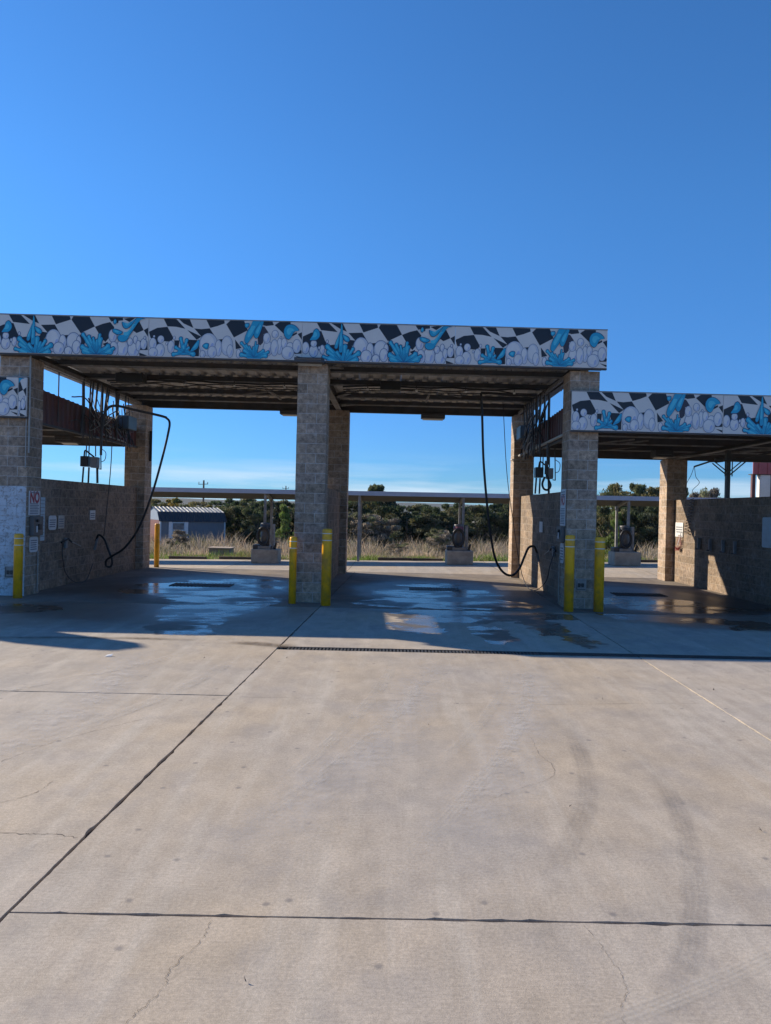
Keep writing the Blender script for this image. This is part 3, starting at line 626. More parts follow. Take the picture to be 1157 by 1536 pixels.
for q in ((180,520,30,60),(570,450,62,100),(555,310,46,70),(665,255,42,52),(730,420,38,112),(660,440,50,112),(790,380,38,72),(870,440,52,70),(840,510,80,88),(960,420,55,92),(745,300,10,16)): Bd.foam(zB2, *q)
Bd.splash(zB1, (512,545), 58, [(470,358,23),(548,380,22),(405,478,22),(575,484,17),(375,572,26),(640,570,30),(512,470,34)])
Bd.drop(zB1, [(600,527),(690,392),(718,392),(698,480),(642,522)]); Bd.drop(zB1, [(765,462),(800,425),(842,432),(838,470),(818,500)])
Bd.splash(zB2, (390,572), 66, [(218,378,20),(282,412,19),(220,535,28),(322,425,11),(376,435,11),(430,415,17),(510,485,21),(576,503,19),(545,550,26),(408,365,10),(260,480,24)])
Bd.drop(zB2, [(375,70),(460,80),(420,180),(325,345),(285,382),(258,335),(280,250),(330,155)]); Bd.drop(zB2, [(470,85),(508,80),(482,180),(442,288),(410,312),(384,270),(402,195)])
Bd.drop(zB2, [(262,115),(310,112),(308,150),(282,168),(262,150)]); Bd.drop(zB2, [(790,190),(822,142),(880,126),(940,150),(982,206),(920,226),(880,300),(845,326),(802,290),(786,240)])
def clip(poly, lo, hi, ax):
    for sgn, lim in ((1, lo), (-1, -hi)):
        out = []; k = len(poly)
        for i in range(k):
            p, q = poly[i], poly[(i+1) % k]; a, b = sgn*p[ax]-lim, sgn*q[ax]-lim
            if a >= 0: out.append(p)
            if (a >= 0) != (b >= 0): t_ = a/(a-b); out.append((p[0]+(q[0]-p[0])*t_, p[1]+(q[1]-p[1])*t_))
        poly = out
        if len(poly) < 3: return []
    return poly
def print_mesh(art, x0, z0, wd, ht, y, u0=0.0, u1=1.0):
    m = MB(); cols = []; k = 0
    for P, c in art.items:
        P = clip(P, u0+0.002, u1-0.002, 0); P = clip(P, 0.006, 0.994, 1) if P else []
        if len(P) < 3: continue
        k += 1; yy = y - 0.0006 - 0.00006*k; V = [(x0+wd*(u-u0), yy, z0+ht*(1-v)) for u, v in P]
        ar = sum(V[i][0]*V[(i+1) % len(V)][2]-V[(i+1) % len(V)][0]*V[i][2] for i in range(len(V)))
        if ar < 0: V.reverse()
        m.add(V, [tuple(range(len(V)))]); cols.append(c)
    me = m.mesh('mural_print', PRINT); set_cols(me, cols); return me
PANM = simple('panel_white', PANEL, 0.45, 0.04, 3)
def fascia(name, label, panels, z0, ht, y=14.755):
    xa, xb = panels[0][0], panels[-1][1]; f = thing(name, label, 'fascia', ((xa+xb)/2, y, z0), 'mural fascias')
    for x0, x1, art, u0, u1 in panels:
        pn = MB().cbox(x0+0.003, x1-0.003, y, y+0.05, z0, z0+ht, 0.004).build('panel', PANM, f)
        wd = (x1-x0-0.006)/(u1-u0); link('mural_print', print_mesh(art, x0+0.003, z0, wd, ht, y, u0, u1), pn)
    MB().box(xa, xb, y-0.006, y+0.07, z0+ht+0.001, z0+ht+0.018).build('top_flashing', STEEL2, f)
    MB().box(xa, xb, y+0.004, y+0.08, z0-0.031, z0-0.002).build('bottom_trim', STEEL, f)
    return f
W = 3.075; X0 = 4.22-4*W
fascia('mural_fascia', 'long high fascia printed with chequered flag, foam bubbles and blue splashes', [(X0+i*W, X0+(i+1)*W, (A, Bd)[i % 2], 0, 1) for i in range(4)], 4.885, 0.765)
fascia('mural_fascia', 'lower mural fascia stepping down beside the tall bays, chequers and blue splashes', [(3.525+i*W, 3.525+(i+1)*W, (Bd, A)[i % 2], 0, 1) for i in range(5)], 3.625, 0.78)
fascia('mural_fascia', 'low mural fascia whose cut end crosses the whitewashed block column', [(-17.5, -7.98-2*W+0.38, A, 0.0, 1.0), (-7.98-2*W+0.38, -7.98-W+0.38, Bd, 0, 1), (-7.98-W+0.38, -7.60, Bd, 0.0, 1), (-7.60, -7.43, A, 0.925, 1.0)], 3.625, 0.78, 14.80)

# unseen parapet panel, shaped to cast the pointed shadow on the apron
tw = thing('shadow_parapet_panel', 'unseen white parapet panel above the far low fascia, shaped for its pointed shadow', 'parapet', (-13.6, 14.82, 4.41))
P = [(-14.75, 4.41), (-12.82, 4.41), (-12.82, 5.32), (-13.2, 5.62), (-14.0, 5.92), (-14.4, 5.85), (-14.75, 5.5)]; k = len(P)
MB().add([(x, 14.79, z) for x, z in P] + [(x, 14.84, z) for x, z in P], [tuple(range(k)), tuple(range(2*k-1, k-1, -1))] + [(i, i+k, (i+1) % k + k, (i+1) % k) for i in range(k)]).build('board', PANM, tw)
for x in (-14.5, -13.1): MB().box(x-0.03, x+0.03, 14.842, 14.9, 3.98, 5.2).build('stay', STEEL, tw)

# ------------------------------------------------------------------ bollards
def bollard(x, y, h, r, label, z=0.0, bands=True):
    t = thing('bollard', label, 'bollard', (x, y, z), 'yellow bollards')
    MB().lathe([(r, 0.0), (r, h-0.05), (r*0.96, h-0.02), (r*0.8, h-0.004), (r*0.3, h), (0.001, h)], (x, y, z+0.002), 24).build('sleeve', YEL, t, True)
    if bands:
        for zz in (h-0.10, h-0.235): MB().lathe([(r+0.0015, 0), (r+0.003, 0.003), (r+0.003, 0.012), (r+0.0015, 0.015)], (x, y, z+zz), 24).build('band', WHITE, t, True)
    return t
bollard(-7.44, 14.64, 1.28, 0.085, 'yellow bollard standing before the whitewashed column foot')
bollard(-2.01, 14.74, 1.34, 0.075, 'shorter slim yellow bollard at the middle block column, away from the joint')
bollard(-1.32, 14.55, 1.52, 0.098, 'taller yellow bollard at the middle column standing on the slab joint')
bollard(3.49, 14.47, 1.51, 0.095, 'yellow bollard at the stepped mural column, beside the coin box')
bollard(4.10, 14.53, 1.48, 0.098, 'yellow bollard at the stepped mural column, on its low bay side')
bollard(-7.27, 22.62, 1.34, 0.075, 'slim sunlit yellow bollard behind the rear column near the shed', bands=False)

# ------------------------------------------------------------------ signs and coin boxes
def text_mesh(body, size, bold=0.0):
    cu = bpy.data.curves.new('t', 'FONT'); cu.body = body; cu.size = size; cu.align_x = 'CENTER'; cu.align_y = 'CENTER'; cu.offset = bold
    o = bpy.data.objects.new('t', cu); me = bpy.data.meshes.new_from_object(o); bpy.data.objects.remove(o); bpy.data.curves.remove(cu); return me
def plate(name, x, side, y0, y1, z0, z1, mat, label, cat='sign', rows=(), no=None, rc=0.0, group=None):
    """sign on a wall in the YZ plane, facing +X (side 1) or -X (side -1)"""
    t = thing(name, label, cat, (x, (y0+y1)/2, z0), group); th = 0.012*side; xa, xb = sorted((x+0.002*side, x+0.002*side+th))
    if rc:
        P = []
        for cy, cz, a0 in ((y1-rc, z1-rc, 0), (y0+rc, z1-rc, 90), (y0+rc, z0+rc, 180), (y1-rc, z0+rc, 270)):
            for k in range(5): a = radians(a0+22.5*k); P.append((cy+rc*cos(a), cz+rc*sin(a)))
        n = len(P); MB().add([(xa, *q) for q in P]+[(xb, *q) for q in P], [tuple(range(n-1, -1, -1)), tuple(range(n, 2*n))]+[(i, (i+1) % n, (i+1) % n+n, i+n) for i in range(n)]).build('board', mat, t)
    else: MB().cbox(xa, xb, y0, y1, z0, z1, 0.003).build('board', mat, t)
    xf = x+0.002*side+th; m = MB()
    for f0, f1, a, b in rows:
        q0, q1 = sorted((xf+0.0008*side, xf+0.0022*side)); L = y1-y0
        m.box(q0, q1, y0+L*f0, y0+L*f1, z0+(z1-z0)*a, z0+(z1-z0)*b)
    if rows: tag(m.build('print_lines', SIGNT, t), kind='stuff')
    if no:
        me = text_mesh('NO', no[0], 0.012); me.materials.append(SIGNR); o = link('lettering', me, t, (xf+0.002*side-x, no[2]-(y0+y1)/2, no[1]-z0))
        o.rotation_euler = (pi/2, 0, pi/2 if side > 0 else -pi/2); o.scale = (1.0, 1.25, 1)
    return t
def lines(a, b, n, f=0.5): return [(0.08, random.uniform(0.8, 0.93), a+(b-a)*i/n, a+(b-a)*(i+f)/n) for i in range(n)]
plate('notice_sign', -7.44, 1, 14.99, 15.45, 1.64, 2.14, SIGNW, 'white NO notice in red letters on the whitewashed column side', rows=lines(0.06, 0.52, 7)+[(0.1, 0.9, 0.91, 0.95)], no=(0.25, 2.0, 15.22))
plate('notice_sign', 3.52, -1, 15.03, 15.47, 1.68, 2.44, SIGNW, 'tall white NO notice on the stepped mural column side', rows=lines(0.05, 0.50, 10)+lines(0.78, 0.97, 3), no=(0.22, 2.20, 15.25))
plate('programme_sign', -7.615, 1, 15.62, 16.05, 1.08, 2.02, SIGNB, 'tall pale blue list sign of wash settings on the block wall', rows=[(0.06, 0.94, i/12+0.01, i/12+0.022) for i in range(1, 12)])
plate('info_plate', -7.615, 1, 16.24, 16.60, 1.30, 1.62, SIGNW, 'round-cornered pale plate beside the tall blue list sign', rc=0.07, rows=lines(0.2, 0.8, 4))
plate('info_plate', -7.615, 1, 16.70, 17.00, 1.32, 1.62, simple('sign_beige', (0.5, 0.45, 0.4), 0.5), 'beige square plate further along the signposted wall', rows=lines(0.15, 0.85, 4))
plate('info_plate', -7.615, 1, 18.42, 18.74, 1.50, 1.74, SIGNW, 'small lone white plate high on the signposted wall', rows=lines(0.2, 0.8, 3))
plate('info_plate', -7.44, 1, 15.06, 15.40, 0.88, 1.20, SIGNW, 'round-cornered white label under the coin box on whitewashed column', rc=0.06, rows=lines(0.15, 0.85, 5))
plate('info_plate', 3.52, -1, 15.10, 15.40, 0.90, 1.32, SIGNW, 'round-cornered white label below the coin box on stepped mural column', rc=0.06, rows=lines(0.15, 0.85, 5))
plate('info_plate', 3.735, -1, 15.75, 16.25, 1.34, 1.76, SIGNW, 'pale double plate on wall next to the stepped mural column', rows=[(0.48, 0.54, 0.0, 1.0)])
plate('info_plate', 3.735, -1, 18.35, 18.75, 1.45, 1.72, SIGNW, 'small white plate in the middle of the wall below the pump boxes')
plate('info_plate', 8.345, -1, 21.05, 21.62, 1.34, 1.76, SIGNW, 'sunlit white plate at the rear end of the dark low bay wall', rows=lines(0.3, 0.8, 3))
plate('info_plate', 8.345, -1, 16.0, 16.5, 1.28, 1.96, SIGNB, 'tall pale plate at the front end of the dark low bay wall', rc=0.05)
def coinbox(x, side, y0, y1, z0, z1, label):
    t = thing('coin_box', label, 'coin box', (x, (y0+y1)/2, z0), 'coin boxes'); a, b = sorted((x+0.002*side, x+0.09*side))
    MB().cbox(a, b, y0, y1, z0, z1, 0.008).build('housing', simple('coin_housing', (0.10, 0.10, 0.10), 0.45), t)
    xf = x+0.09*side; q = sorted((xf+0.001*side, xf+0.03*side)); ym = (y0+y1)/2
    MB().cbox(q[0], q[1], ym-0.02, ym+0.09, z0+0.12, z0+0.24, 0.004).build('bill_slot', BLACK, t)
    MB().tube([(xf, ym-0.07, z1-0.09), (xf+0.04*side, ym-0.07, z1-0.09)], 0.03, 12).build('dial_knob', BLACK, t)
    MB().cbox(q[0], q[1]-0.015, ym-0.10, ym-0.05, z0+0.07, z0+0.2, 0.003).build('coin_slot', SIGNW, t)
    MB().tube([(x+0.03*side, ym+0.12, 0.05), (x+0.03*side, ym+0.12, z0-0.33)], 0.014).build('conduit', PIPEG, t)
coinbox(-7.44, 1, 15.04, 15.46, 1.22, 1.62, 'dark coin box under the NO notice on the whitewashed column')
coinbox(3.52, -1, 15.04, 15.44, 1.34, 1.66, 'dark coin box on the stepped mural column above its label')

# ------------------------------------------------------------------ lights
def canopy_light(x0, x1, y0, y1, z0, z1, label, tilt=0.0):
    t = thing('canopy_light', label, 'light', ((x0+x1)/2, (y0+y1)/2, z0), 'canopy lights')
    MB().cbox(x0, x1, y0, y1, z0+0.02, z1, 0.01).build('housing', STEEL, t)
    m = MB().add([(x0+0.05, y0+0.02, z0+0.075), (x1-0.05, y0+0.02, z0+0.075), (x1-0.05, y0-0.008, z0+0.085), (x0+0.05, y0-0.008, z0+0.085), (x0+0.05, y1-0.03, z0-0.012), (x1-0.05, y1-0.03, z0-0.012)], [(3, 2, 5, 4), (0, 4, 5, 1), (2, 1, 5), (3, 4, 0)])
    m.build('lens', LENS, t)
canopy_light(-2.05, -1.47, 14.50, 14.75, 4.78, 4.90, 'canopy light under the high mural at the middle column')
canopy_light(-3.52, -2.95, 22.10, 22.42, 4.72, 4.86, 'canopy light on the rear beam left of the middle column')
canopy_light(0.74, 1.46, 22.05, 22.40, 4.70, 4.86, 'canopy light on the rear beam of the bay with the looping hose')
canopy_light(6.95, 7.42, 19.5, 19.95, 3.50, 3.70, 'canopy light under the low roof by the short rear column')
canopy_light(-8.95, -8.45, 19.3, 19.8, 3.48, 3.66, 'canopy light under the low roof beyond the signposted wall')
for x0, x1, y, z, lb in ((-6.42, -5.80, 16.9, 4.70, 'dark motor box under the tall roof beside the boom pivot'), (-0.40, 0.08, 17.3, 4.74, 'dark motor box under the tall roof of the looping hose bay')):
    t = thing('motor_box', lb, 'motor box', (x0, y, z)); MB().cbox(x0, x1, y-0.15, y+0.15, z, z+0.2, 0.01).build('case', BLACK, t)
    MB().box(x0+0.05, x0+0.09, y-0.02, y+0.02, z+0.2, 4.94).build('hanger', STEEL, t); MB().box(x1-0.09, x1-0.05, y-0.02, y+0.02, z+0.2, 4.94).build('hanger', STEEL, t)

# ------------------------------------------------------------------ booms, hoses, pipes
def hose(pts, r, n=8, seg=10): return MB().tube(crom(pts, seg), r, n)
b = thing('wash_boom', 'black swinging boom with long hose drooping to the signposted wall', 'boom', (-7.2, 18.1, 0), 'wash booms')
hose([(-7.22, 18.1, 3.7), (-7.18, 18.08, 4.05), (-7.08, 18.05, 4.25), (-6.85, 18.0, 4.31), (-6.4, 18, 4.22), (-5.8, 18, 4.10), (-5.62, 18, 4.05)], 0.032).build('arm', PIPE, b, True)
hose([(-5.64, 18, 4.055), (-5.55, 18, 3.95), (-5.57, 18, 3.7), (-5.72, 18, 3.0), (-5.95, 18.02, 2.15), (-6.25, 18.05, 1.35), (-6.6, 18.1, 0.85), (-6.95, 18.2, 0.62), (-7.12, 18.28, 0.50), (-7.13, 18.32, 0.36), (-7.02, 18.34, 0.36), (-7.0, 18.34, 0.52), (-7.1, 18.36, 0.75), (-7.25, 18.45, 1.02), (-7.45, 18.6, 1.12), (-7.55, 18.68, 0.95)], 0.027).build('hose', BLACK, b, True)
MB().tube([(-7.50, 18.66, 1.05), (-7.58, 18.7, 0.74)], 0.035).build('holster', GREY, b)
MB().tube([(-7.24, 18.1, 3.1), (-7.24, 18.1, 4.86)], 0.03).build('pivot_post', PIPE, b)
b2 = thing('wash_boom', 'black hose hanging from the roof and looping up to the wall', 'boom', (2.1, 18, 0), 'wash booms')
hose([(2.06, 18, 4.85), (2.10, 18, 4.3), (2.16, 18, 3.2), (2.28, 18, 2.06), (2.40, 18, 1.25), (2.54, 18.05, 0.72), (2.74, 18.08, 0.44), (2.96, 18.12, 0.38), (3.14, 18.2, 0.54), (3.28, 18.3, 0.84), (3.40, 18.4, 1.06), (3.55, 18.5, 1.08), (3.66, 18.6, 0.92)], 0.030).build('hose', BLACK, b2, True)
MB().tube([(3.62, 18.6, 1.0), (3.70, 18.62, 0.70)], 0.036).build('holster', GREY, b2)
MB().tube([(2.06, 18, 4.86), (3.5, 18.3, 4.87)], 0.03).tube([(3.5, 18.3, 4.2), (3.5, 18.3, 4.88)], 0.035).build('arm', PIPE, b2)
def wand(x, side, y, z, label, tail):
    t = thing('spray_wand', label, 'wand', (x, y, z), 'spray wands')
    MB().tube([(x+0.05*side, y-0.25, z+0.02), (x+0.07*side, y+0.05, z+0.10), (x+0.07*side, y+0.22, z+0.02)], 0.022).build('grip', BLACK, t)
    MB().tube([(x+0.07*side, y+0.2, z+0.03), (x+0.12*side, y+0.62, z-0.10)], 0.012).build('lance', PIPEG, t)
    MB().cbox(*sorted((x+0.004*side, x+0.06*side)), y-0.04, y+0.06, z-0.12, z+0.12, 0.01).build('bracket', GREY, t)
    hose(tail, 0.010, 6).build('hose', BLACK, t, True)
wand(-7.615, 1, 17.05, 0.98, 'spray wand resting on its bracket on the signposted wall', [(-7.56, 16.85, 0.98), (-7.54, 16.8, 0.7), (-7.5, 16.9, 0.3), (-7.4, 17.2, 0.06), (-7.45, 17.9, 0.05), (-7.5, 18.4, 0.4)])
wand(3.735, -1, 16.9, 1.05, 'spray wand in its bracket on the wall by the looping hose', [(3.68, 16.75, 1.05), (3.60, 16.8, 0.72), (3.56, 17.0, 0.35), (3.45, 17.6, 0.08), (3.42, 18.6, 0.06), (3.40, 19.6, 0.5), (3.25, 19.9, 1.6), (3.05, 20.0, 3.0), (2.9, 20, 4.86)])
# pipe racks above the walls
def rack(x, side, label, mirror=1):
    t = thing('pump_rack', label, 'pipe rack', (x, 18.9, 2.43), 'pipe racks'); s = side; h = x + 0.14*s
    MB().cbox(x-0.24, x-0.04, 18.55, 18.8, 2.84, 3.10, 0.01).build('pump_box', BLACK, t); MB().cbox(x+0.04, x+0.20, 18.50, 18.70, 2.81, 3.08, 0.01).build('control_box', GREY, t)
    m = MB()
    for dx, dy, z0, z1, r in ((-0.22, 0.05, 2.43, 2.83, 0.022), (-0.10, 0.12, 2.43, 2.83, 0.022), (0.14, 0.1, 2.43, 2.82, 0.028), (-0.12, 0.0, 3.1, 3.65, 0.014), (-0.05, 0.0, 3.1, 3.7, 0.014), (0.12, 0.0, 3.1, 3.66, 0.014), (0.27, -0.02, 2.78, 3.62, 0.014)):
        m.tube([(x+dx, 18.62+dy, z0), (x+dx*0.9, 18.62+dy, z1)], r, 8)
    m.tube([(x+0.2, 18.6, 2.79), (x+0.28, 18.6, 2.78)], 0.012).build('standpipes', PIPE, t)
    hose([(x-0.16, 18.6, 3.1), (x-0.13, 18.58, 3.24), (x-0.03, 18.58, 3.18), (x+0.1, 18.58, 3.08)], 0.02, 6).build('feed_hose', BLACK, t, True)
    hose([(x+0.27, 18.6, 3.3), (x+0.38, 18.6, 3.2), (x+0.36, 18.6, 3.02), (x+0.26, 18.6, 2.96)], 0.009, 6).build('cable', BLACK, t, True)
    m = MB()
    for k in range(13):
        y = 17.9 + 0.22*k + random.uniform(-0.06, 0.06); xx = h + random.uniform(0.02, 0.16)*s; zl = random.choice((3.62, 3.4, 3.75, 4.0))
        m.tube([(xx, y, zl), (xx + random.uniform(-0.05, 0.05), y+random.uniform(-0.1, 0.1), 4.3), (xx, y, 4.9)], random.choice((0.012, 0.015, 0.02, 0.026)), 6)
    m.build('riser_pipes', PIPE, t)
    for k in range(20):
        y = 17.7 + 0.15*k; xx = h + 0.08*s; z = random.uniform(3.9, 4.6)
        hose([(xx, y, z), (xx+0.12*s, y+random.uniform(-0.4, 0.4), z-random.uniform(0.2, 0.6)), (xx+0.05*s, y+random.uniform(-0.6, 0.6), z-random.uniform(0.0, 0.5)), (xx, y+random.uniform(-0.9, 0.9), random.uniform(3.6, 4.7))], random.choice((0.008, 0.011, 0.016)), 5, 6).build('loose_cable', random.choice((BLACK, BLACK, PIPE, PIPE, PIPEG)), t, True)
    m = MB().bar((h, 18.9, 3.98), (h, 20.7, 3.90), 0.05, 0.03).bar((h, 18.9, 3.70), (h, 20.7, 3.64), 0.05, 0.03); m.build('rail', STEEL2, t)
    MB().tube([(h, 17.6, 3.1), (h, 17.6, 4.9)] if s < 0 else [(h, 17.75, 3.60), (h+0.03, 17.72, 4.2), (h, 17.75, 4.9)], [0.03, 0.03] if s < 0 else [0.055, 0.04, 0.035], 8).build('bundled_riser', PIPE, t)
rack(-7.70, 1, 'tangled pump boxes, pipes and cables above the signposted wall'); rk = rack(3.80, -1, 'tangled pump boxes and pipes above the wall with sunlit end')
for x, s, lb in ((-7.63, 1, 'slate blue electrical box on maroon cladding above the signposted wall'), (3.73, -1, 'slate blue electrical box on cladding above the sunlit-ended wall')):
    t = thing('electrical_box', lb, 'electrical box', (x, 20.4, 4.0), 'electrical boxes'); a, c_ = sorted((x+0.01*s, x+0.32*s))
    MB().cbox(a, c_, 20.1, 20.75, 3.98, 4.34, 0.012).build('case', BLUEBOX, t); MB().cbox(a+0.03, c_-0.03, 20.085, 20.0995, 4.01, 4.31, 0.004).build('door', BLUEBOX, t)
hk = thing('hose_hook_loop', 'thick black hose loop hanging under the pump box by sunlit-ended wall', 'hose', (3.85, 18.6, 2.45))
hose([(3.78, 18.5, 2.85), (3.72, 18.48, 2.68), (3.76, 18.46, 2.55), (3.86, 18.46, 2.53), (3.93, 18.48, 2.64), (3.88, 18.5, 2.78), (3.82, 18.5, 2.95)], 0.028).build('hose', BLACK, hk, True)
MB().tube([(3.82, 18.5, 2.92), (3.82, 18.5, 3.26)], [0.05, 0.045], 10).build('reel_end', PIPE, hk)
dl = thing('drop_line', 'thin grey drop hose falling from the boom to the signposted wall', 'hose', (-7.2, 18.5, 0.9))
hose([(-7.12, 18.5, 4.5), (-7.14, 18.5, 3.0), (-7.22, 18.52, 1.9), (-7.3, 18.55, 1.1)], 0.012, 6).build('line', PIPE, dl, True)
MB().tube([(-7.62, 16.6, 3.72), (-7.62, 16.6, 4.86)], 0.014).build('rod', PIPE, thing('hanger_rod', 'thin steel rod crossing the gap above the maroon cladding', 'rod', (-7.62, 16.6, 3.7)))
ws = thing('wall_sign_edge', 'thin dark sign board seen edge-on at the back of rear column', 'sign', (-7.36, 22.3, 3.2))
MB().cbox(-7.388, -7.31, 22.05, 22.09, 3.22, 4.12, 0.004).build('board', BLACK, ws)
for lb, x0, x1 in (('black cable bundle sagging under the tall roof from boom to middle column', -6.9, -2.1), ('black cable bundle sagging under the tall roof over the looping hose bay', -1.3, 3.4)):
    t = thing('cable_bundle', lb, 'cable', ((x0+x1)/2, 17.6, 4.8), 'cable bundles')
    for k in range(4):
        pts = [(x0+(x1-x0)*i/9, 17.5+0.16*k+random.uniform(-0.06, 0.06), 4.88-0.03*k+random.uniform(-0.05, 0.02)) for i in range(10)]
        hose(pts, (0.022, 0.014, 0.012, 0.010)[k], 6, 5).build('cable', BLACK, t, True)
    for i in range(4): x = x0+(x1-x0)*(i+0.5)/4; MB().tube([(x, 17.6, 4.78), (x, 17.6, 4.82)], 0.03, 8).build('light_bulb', WHITE, t); MB().box(x-0.01, x+0.01, 17.59, 17.61, 4.82, 4.95).build('hanger', STEEL, t)

# low bay: foam brush boom on a post standing on the wall
t = thing('brush_boom', 'black post on the low bay wall with braced swing arms and coiled hose', 'boom', (8.45, 18.55, 2.43), 'wash booms')
MB().box(8.40, 8.50, 18.5, 18.6, 2.432, 3.72).build('post', PIPE, t)
for sx in (-1, 1):
    e = 8.45 + sx*1.15
    m = MB().tube([(8.45, 18.5, 3.38), (8.45+sx*0.5, 18.48, 3.34), (8.45+sx*0.9, 18.46, 3.20)] if sx < 0 else [(8.45, 18.5, 3.38), (e, 18.5, 3.62)], 0.022)
    m.tube([(8.45, 18.52, 2.98), (8.45+sx*0.42, 18.49, 3.30 if sx < 0 else 3.36)], 0.016).tube([(8.45, 18.52, 3.08), (8.45+sx*0.36, 18.5, 3.34 if sx < 0 else 3.40)], 0.014).tube([(8.45+sx*0.09, 18.5, 2.98), (8.45+sx*0.09, 18.5, 3.38)], 0.014); m.build('arm', PIPE, t)
MB().tube([(8.1, 18.5, 3.37), (8.3, 18.5, 3.40)], 0.06, 10).build('swivel', PIPE, t); MB().tube([(8.6, 18.5, 3.40), (8.85, 18.5, 3.40)], 0.05, 10).build('swivel', PIPE, t)
hose([(7.55, 18.46, 3.2), (7.50, 18.5, 3.0), (7.40, 18.6, 2.7), (7.5, 18.7, 2.5)], 0.007, 5).build('line', BLACK, t, True)
hose([(7.56, 18.46, 3.2), (7.62, 18.5, 2.95), (7.75, 18.6, 2.8), (7.66, 18.8, 2.6), (7.9, 19.0, 2.45)], 0.007, 5).build('line', BLACK, t, True)
P = [(8.28 + 0.045*cos(k*0.8), 20.3 + 0.13*sin(k*0.8) + 0.004*k, 2.44 - 0.0105*k) for k in range(95)]
MB().tube(P, 0.009, 5).build('coil_hose', BLACK, t, True)
fb = thing('foam_brush', 'red foam brush hanging with coiled hose on the low bay wall', 'brush', (8.28, 21.2, 0.9))
MB().tube([(8.30, 21.1, 1.5), (8.27, 21.15, 1.25), (8.27, 21.25, 1.1)], 0.014).build('handle', SIGNW, fb)
m = MB()
for k in range(90):
    a = random.uniform(0, 2*pi); e = random.uniform(-0.5, 1); q = Vector((cos(a)*0.06, sin(a)*0.10, e*0.09)); m.tube([(8.27, 21.25, 0.98), (8.27+q.x*1.2, 21.25+q.y*1.2, 0.98+q.z*1.2)], [0.006, 0.003], 3)
m.build('bristles', simple('brush_red', (0.35, 0.07, 0.07), 0.7), fb)
P = [(8.29 + 0.02*cos(k*0.5), 21.2 + 0.13*cos(k*0.45), 1.35 - 0.004*k + 0.06*sin(k*0.45)) for k in range(70)]
MB().tube(P, 0.008, 5).build('coil_hose', simple('pink_hose', (0.30, 0.13, 0.12), 0.6), fb, True)
for y in (19.86, 19.15, 18.41, 17.76):
    t = thing('wall_hook', 'dark mat hanger bracket on the dark low bay wall', 'hook', (8.34, y, 1.1), 'mat hangers on the low bay wall')
    MB().cbox(8.27, 8.345, y-0.025, y+0.025, 1.05, 1.36, 0.006).build('clip', GREY, t); MB().box(8.22, 8.268, y-0.02, y+0.02, 1.05, 1.08).build('jaw', PIPE, t)

# floor pits
for x0, x1, y0, y1, lb in ((-5.3, -3.9, 17.45, 18.1, 'sunken mud pit grating in the floor of the boom hose bay'), (0.42, 1.62, 17.75, 18.35, 'sunken mud pit grating in the floor of the looping hose bay'), (5.4, 6.6, 17.5, 18.1, 'sunken mud pit grating in the floor of the low bay')):
    t = thing('floor_grating', lb, 'grating', ((x0+x1)/2, (y0+y1)/2, 0), 'floor gratings')
    MB().box(x0, x1, y0, y1, 0.002, 0.006).build('pit', simple('pit_mud', (0.012, 0.011, 0.010), 0.6, 0.3), t)
    m = MB(); n = 16
    for i in range(n+1): m.box(x0+(x1-x0)*i/n-0.008, x0+(x1-x0)*i/n+0.008, y0, y1, 0.007, 0.018)
    m.build('bars', simple('grate_rust', (0.05, 0.035, 0.028), 0.7, 0.3), t)

# ------------------------------------------------------------------ vacuum canopy and stations
PX = (-4.95, -1.35, 2.65, 5.85, 9.02, 12.5); YV, YV2 = 28.15, 29.62
cp = thing('vacuum_canopy', 'long thin flat canopy on steel posts behind the wash bays', 'canopy', (1.5, 27.5, 0))
def ct(x): return 2.63 + 0.005*x
m = MB(); n = 14; xs_ = [-14 + 28.5*i/n for i in range(n+1)]
for x in xs_: m.v += [(x, 28.06, ct(x)-0.04), (x, 29.78, ct(x)-0.36), (x, 28.06, ct(x)-0.01), (x, 29.78, ct(x)-0.33)]
for i in range(n): a = 4*i; m.f += [(a, a+1, a+5, a+4), (a+2, a+6, a+7, a+3), (a+1, a+3, a+7, a+5)]
m.f += [(0, 2, 3, 1), (4*n, 4*n+1, 4*n+3, 4*n+2)]; m.m = [0]*len(m.f); m.build('roof_sheet', STEEL, cp)
MB().add([(x, y, ct(x)+z) for x in (-14, 14.5) for y, z in ((28.0, -0.165), (28.055, -0.165), (28.055, 0.0), (28.0, 0.0))], [(0,3,2,1),(4,5,6,7),(0,1,5,4),(1,2,6,5),(2,3,7,6),(3,0,4,7)]).build('gutter', simple('gutter_grey_white', (0.40, 0.46, 0.56), 0.45, 0.08, 3), cp)
for x in PX:
    for y in (YV, YV2):
        k = (y-28.06)/1.72; zt = ct(x)-0.05-0.32*k-0.12; MB().box(x-0.045, x+0.045, y-0.045, y+0.045, (gz(x, y) if y < 28.5 else fieldz(x, y))-0.02, zt).build('post', STEEL2 if y > 27 else STEEL, cp)
    MB().bar((x, 28.07, ct(x)-0.11), (x, 29.76, ct(x)-0.425), 0.08, 0.11).build('rafter', STEEL2, cp)
